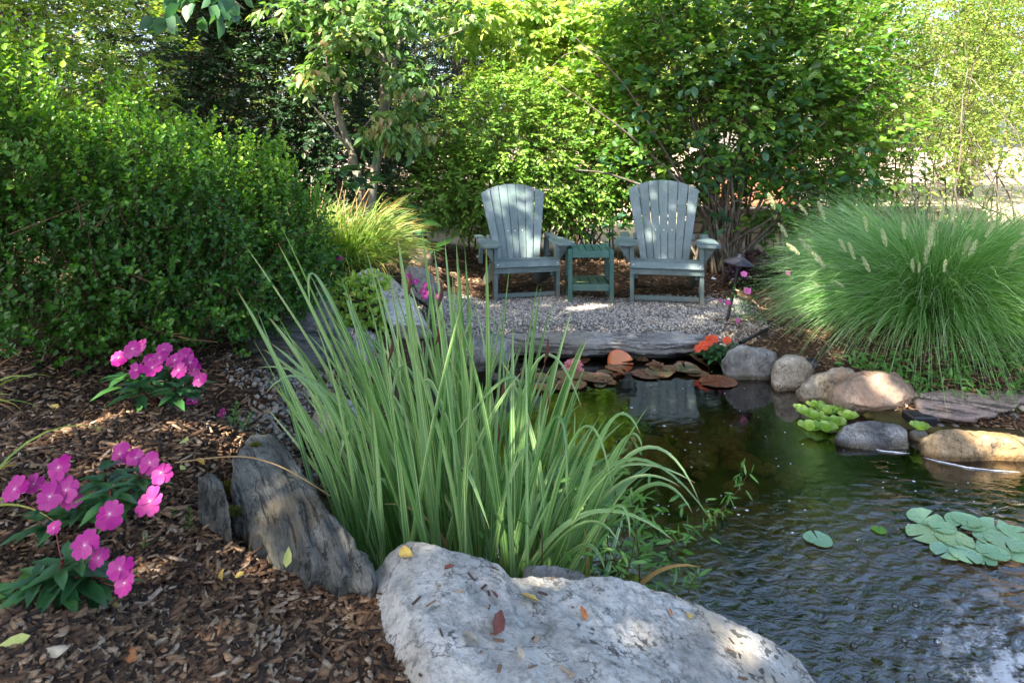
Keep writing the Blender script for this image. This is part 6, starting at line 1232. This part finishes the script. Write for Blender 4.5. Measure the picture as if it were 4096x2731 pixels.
link('wall', board_mesh('wall', (0, .6, .62), (1.24, 1.1, 1.24), None, 0), M_terra, gh_, (0, 0, 0)); link('roof', prism_mesh('roof', [(-.75, 1.24), (0, 1.62), (.75, 1.24)], (0, .6, 0), (0, 1, 0), (0, 0, 1), (1, 0, 0), 1.5), plain('grey_roof', (.15, .14, .13), .9, .2, 20), gh_, (0, 0, 0))
# blue metal patio chair between the chairs, far
M_blm = plain('blue_grey_metal', (.12, .17, .2), .4, .5, None, metallic=.6)
c0 = P(2520, 985, 8.6); pc = thing('patio_chair', (c0[0], c0[1], .12), 'ornate blue grey metal patio chair glimpsed left of the right garden chair', 'chair'); tb_ = Tubes()
for s in (-1, 1):
    Tubes().add(np.array([[s*.2, 0, 0], [s*.22, .02, .25], [s*.21, .04, .45]]), .012, 6).build('leg', M_blm, pc, (0, 0, 0)); Tubes().add(np.array([[s*.2, .4, 0], [s*.2, .38, .45], [s*.21, .44, .7], [s*.14, .5, .88], [0, .52, .94]]), .012, 6).build('back_frame', M_blm, pc, (0, 0, 0)); Tubes().add(np.array([[s*.21, .42, .66], [s*.25, .2, .68], [s*.24, .0, .62], [s*.21, .04, .45]]), .01, 6).build('arm', M_blm, pc, (0, 0, 0))
link('seat', board_mesh('seat', (0, .2, .45), (.42, .42, .02)), M_blm, pc, (0, 0, 0))
for k in range(5): x = -.12+k*.06; Tubes().add(curve_pts((x*.9, .4, .46), (x*1.1+.03*math.sin(k*3), .49, .86), (.05*math.sin(k*2), 0, 0), 8), .006, 5).build('back_bar', M_blm, pc, (0, 0, 0))
tr_ = thing('metal_trellis', P(3065, 1000, 8.2), 'dark metal frame standing behind the shrub stems beyond the path light', 'trellis'); o0 = P(3065, 1000, 8.2)
for dx in (0, .1): Tubes().add(np.array([[dx, 0, -.2], [dx-.03, 0, .4]]), .008, 6).build('upright', M_metal, tr_, (0, 0, 0))
for z_ in (0, .13, .26, .38): Tubes().add(np.array([[-.03, 0, z_], [.1, 0, z_]]), .006, 6).build('rung', M_metal, tr_, (0, 0, 0))
# dark purple foliage behind the path light
M_pur = leafmat('purple_leaf', [(.02, .008, .015), (.04, .012, .025), (.07, .02, .04)], .4, .1); pp = P(3000, 1050, 6.6); hc = thing('purple_heuchera', (pp[0], pp[1], .15), 'dark purple leaved plant behind the path light', 'plant')
foliage('leaves', hc, M_pur, [(pp[0]+.1,pp[1],.28,.35,.2,.14)], 260, 5, .05, .05, .045, 1, .6, .6, .4, .1, 95, zmin=.1, twig=0)
ORD = ['first','second','third','fourth','fifth','sixth','seventh','eighth','ninth','tenth','eleventh','twelfth','thirteenth','fourteenth','fifteenth','sixteenth','seventeenth','eighteenth']
def ordinals(pref, lab, rows, fmt):
    os_ = [o for o in bpy.data.objects if o.get('label') == lab]; os_.sort(key=lambda o: -o.location.y); n = len(os_); k = len(rows)
    for i, rw in enumerate(rows):
        part = sorted(os_[i*n//k:(i+1)*n//k], key=lambda o: o.location.x/o.location.y)
        for j, o in enumerate(part): o['label'] = fmt % (ORD[j], rw)
ordinals('', lab1, ('back', 'middle', 'front'), 'bronze lily pad, %s from left in the %s row before the slate slab')
ordinals('', lab2, ('back', 'front'), 'speckled green lily pad, %s from left in the %s row at the right edge')
ordinals('', 'pale green water lettuce rosette floating below the brown boulder', ('back', 'front'), 'water lettuce rosette, %s from left in the %s row below the brown boulder')
ordinals('', 'smooth river pebble between the reddish slab and the tan boulder', ('back', 'front'), 'river pebble, %s from left in the %s row under the reddish slab')
print('tris', sum(sum(len(p.vertices)-2 for p in m_.polygons) if len(m_.polygons) < 500 else int(len(m_.loops)-2*len(m_.polygons)) for m_ in bpy.data.meshes), 'iris leaves', n_if)
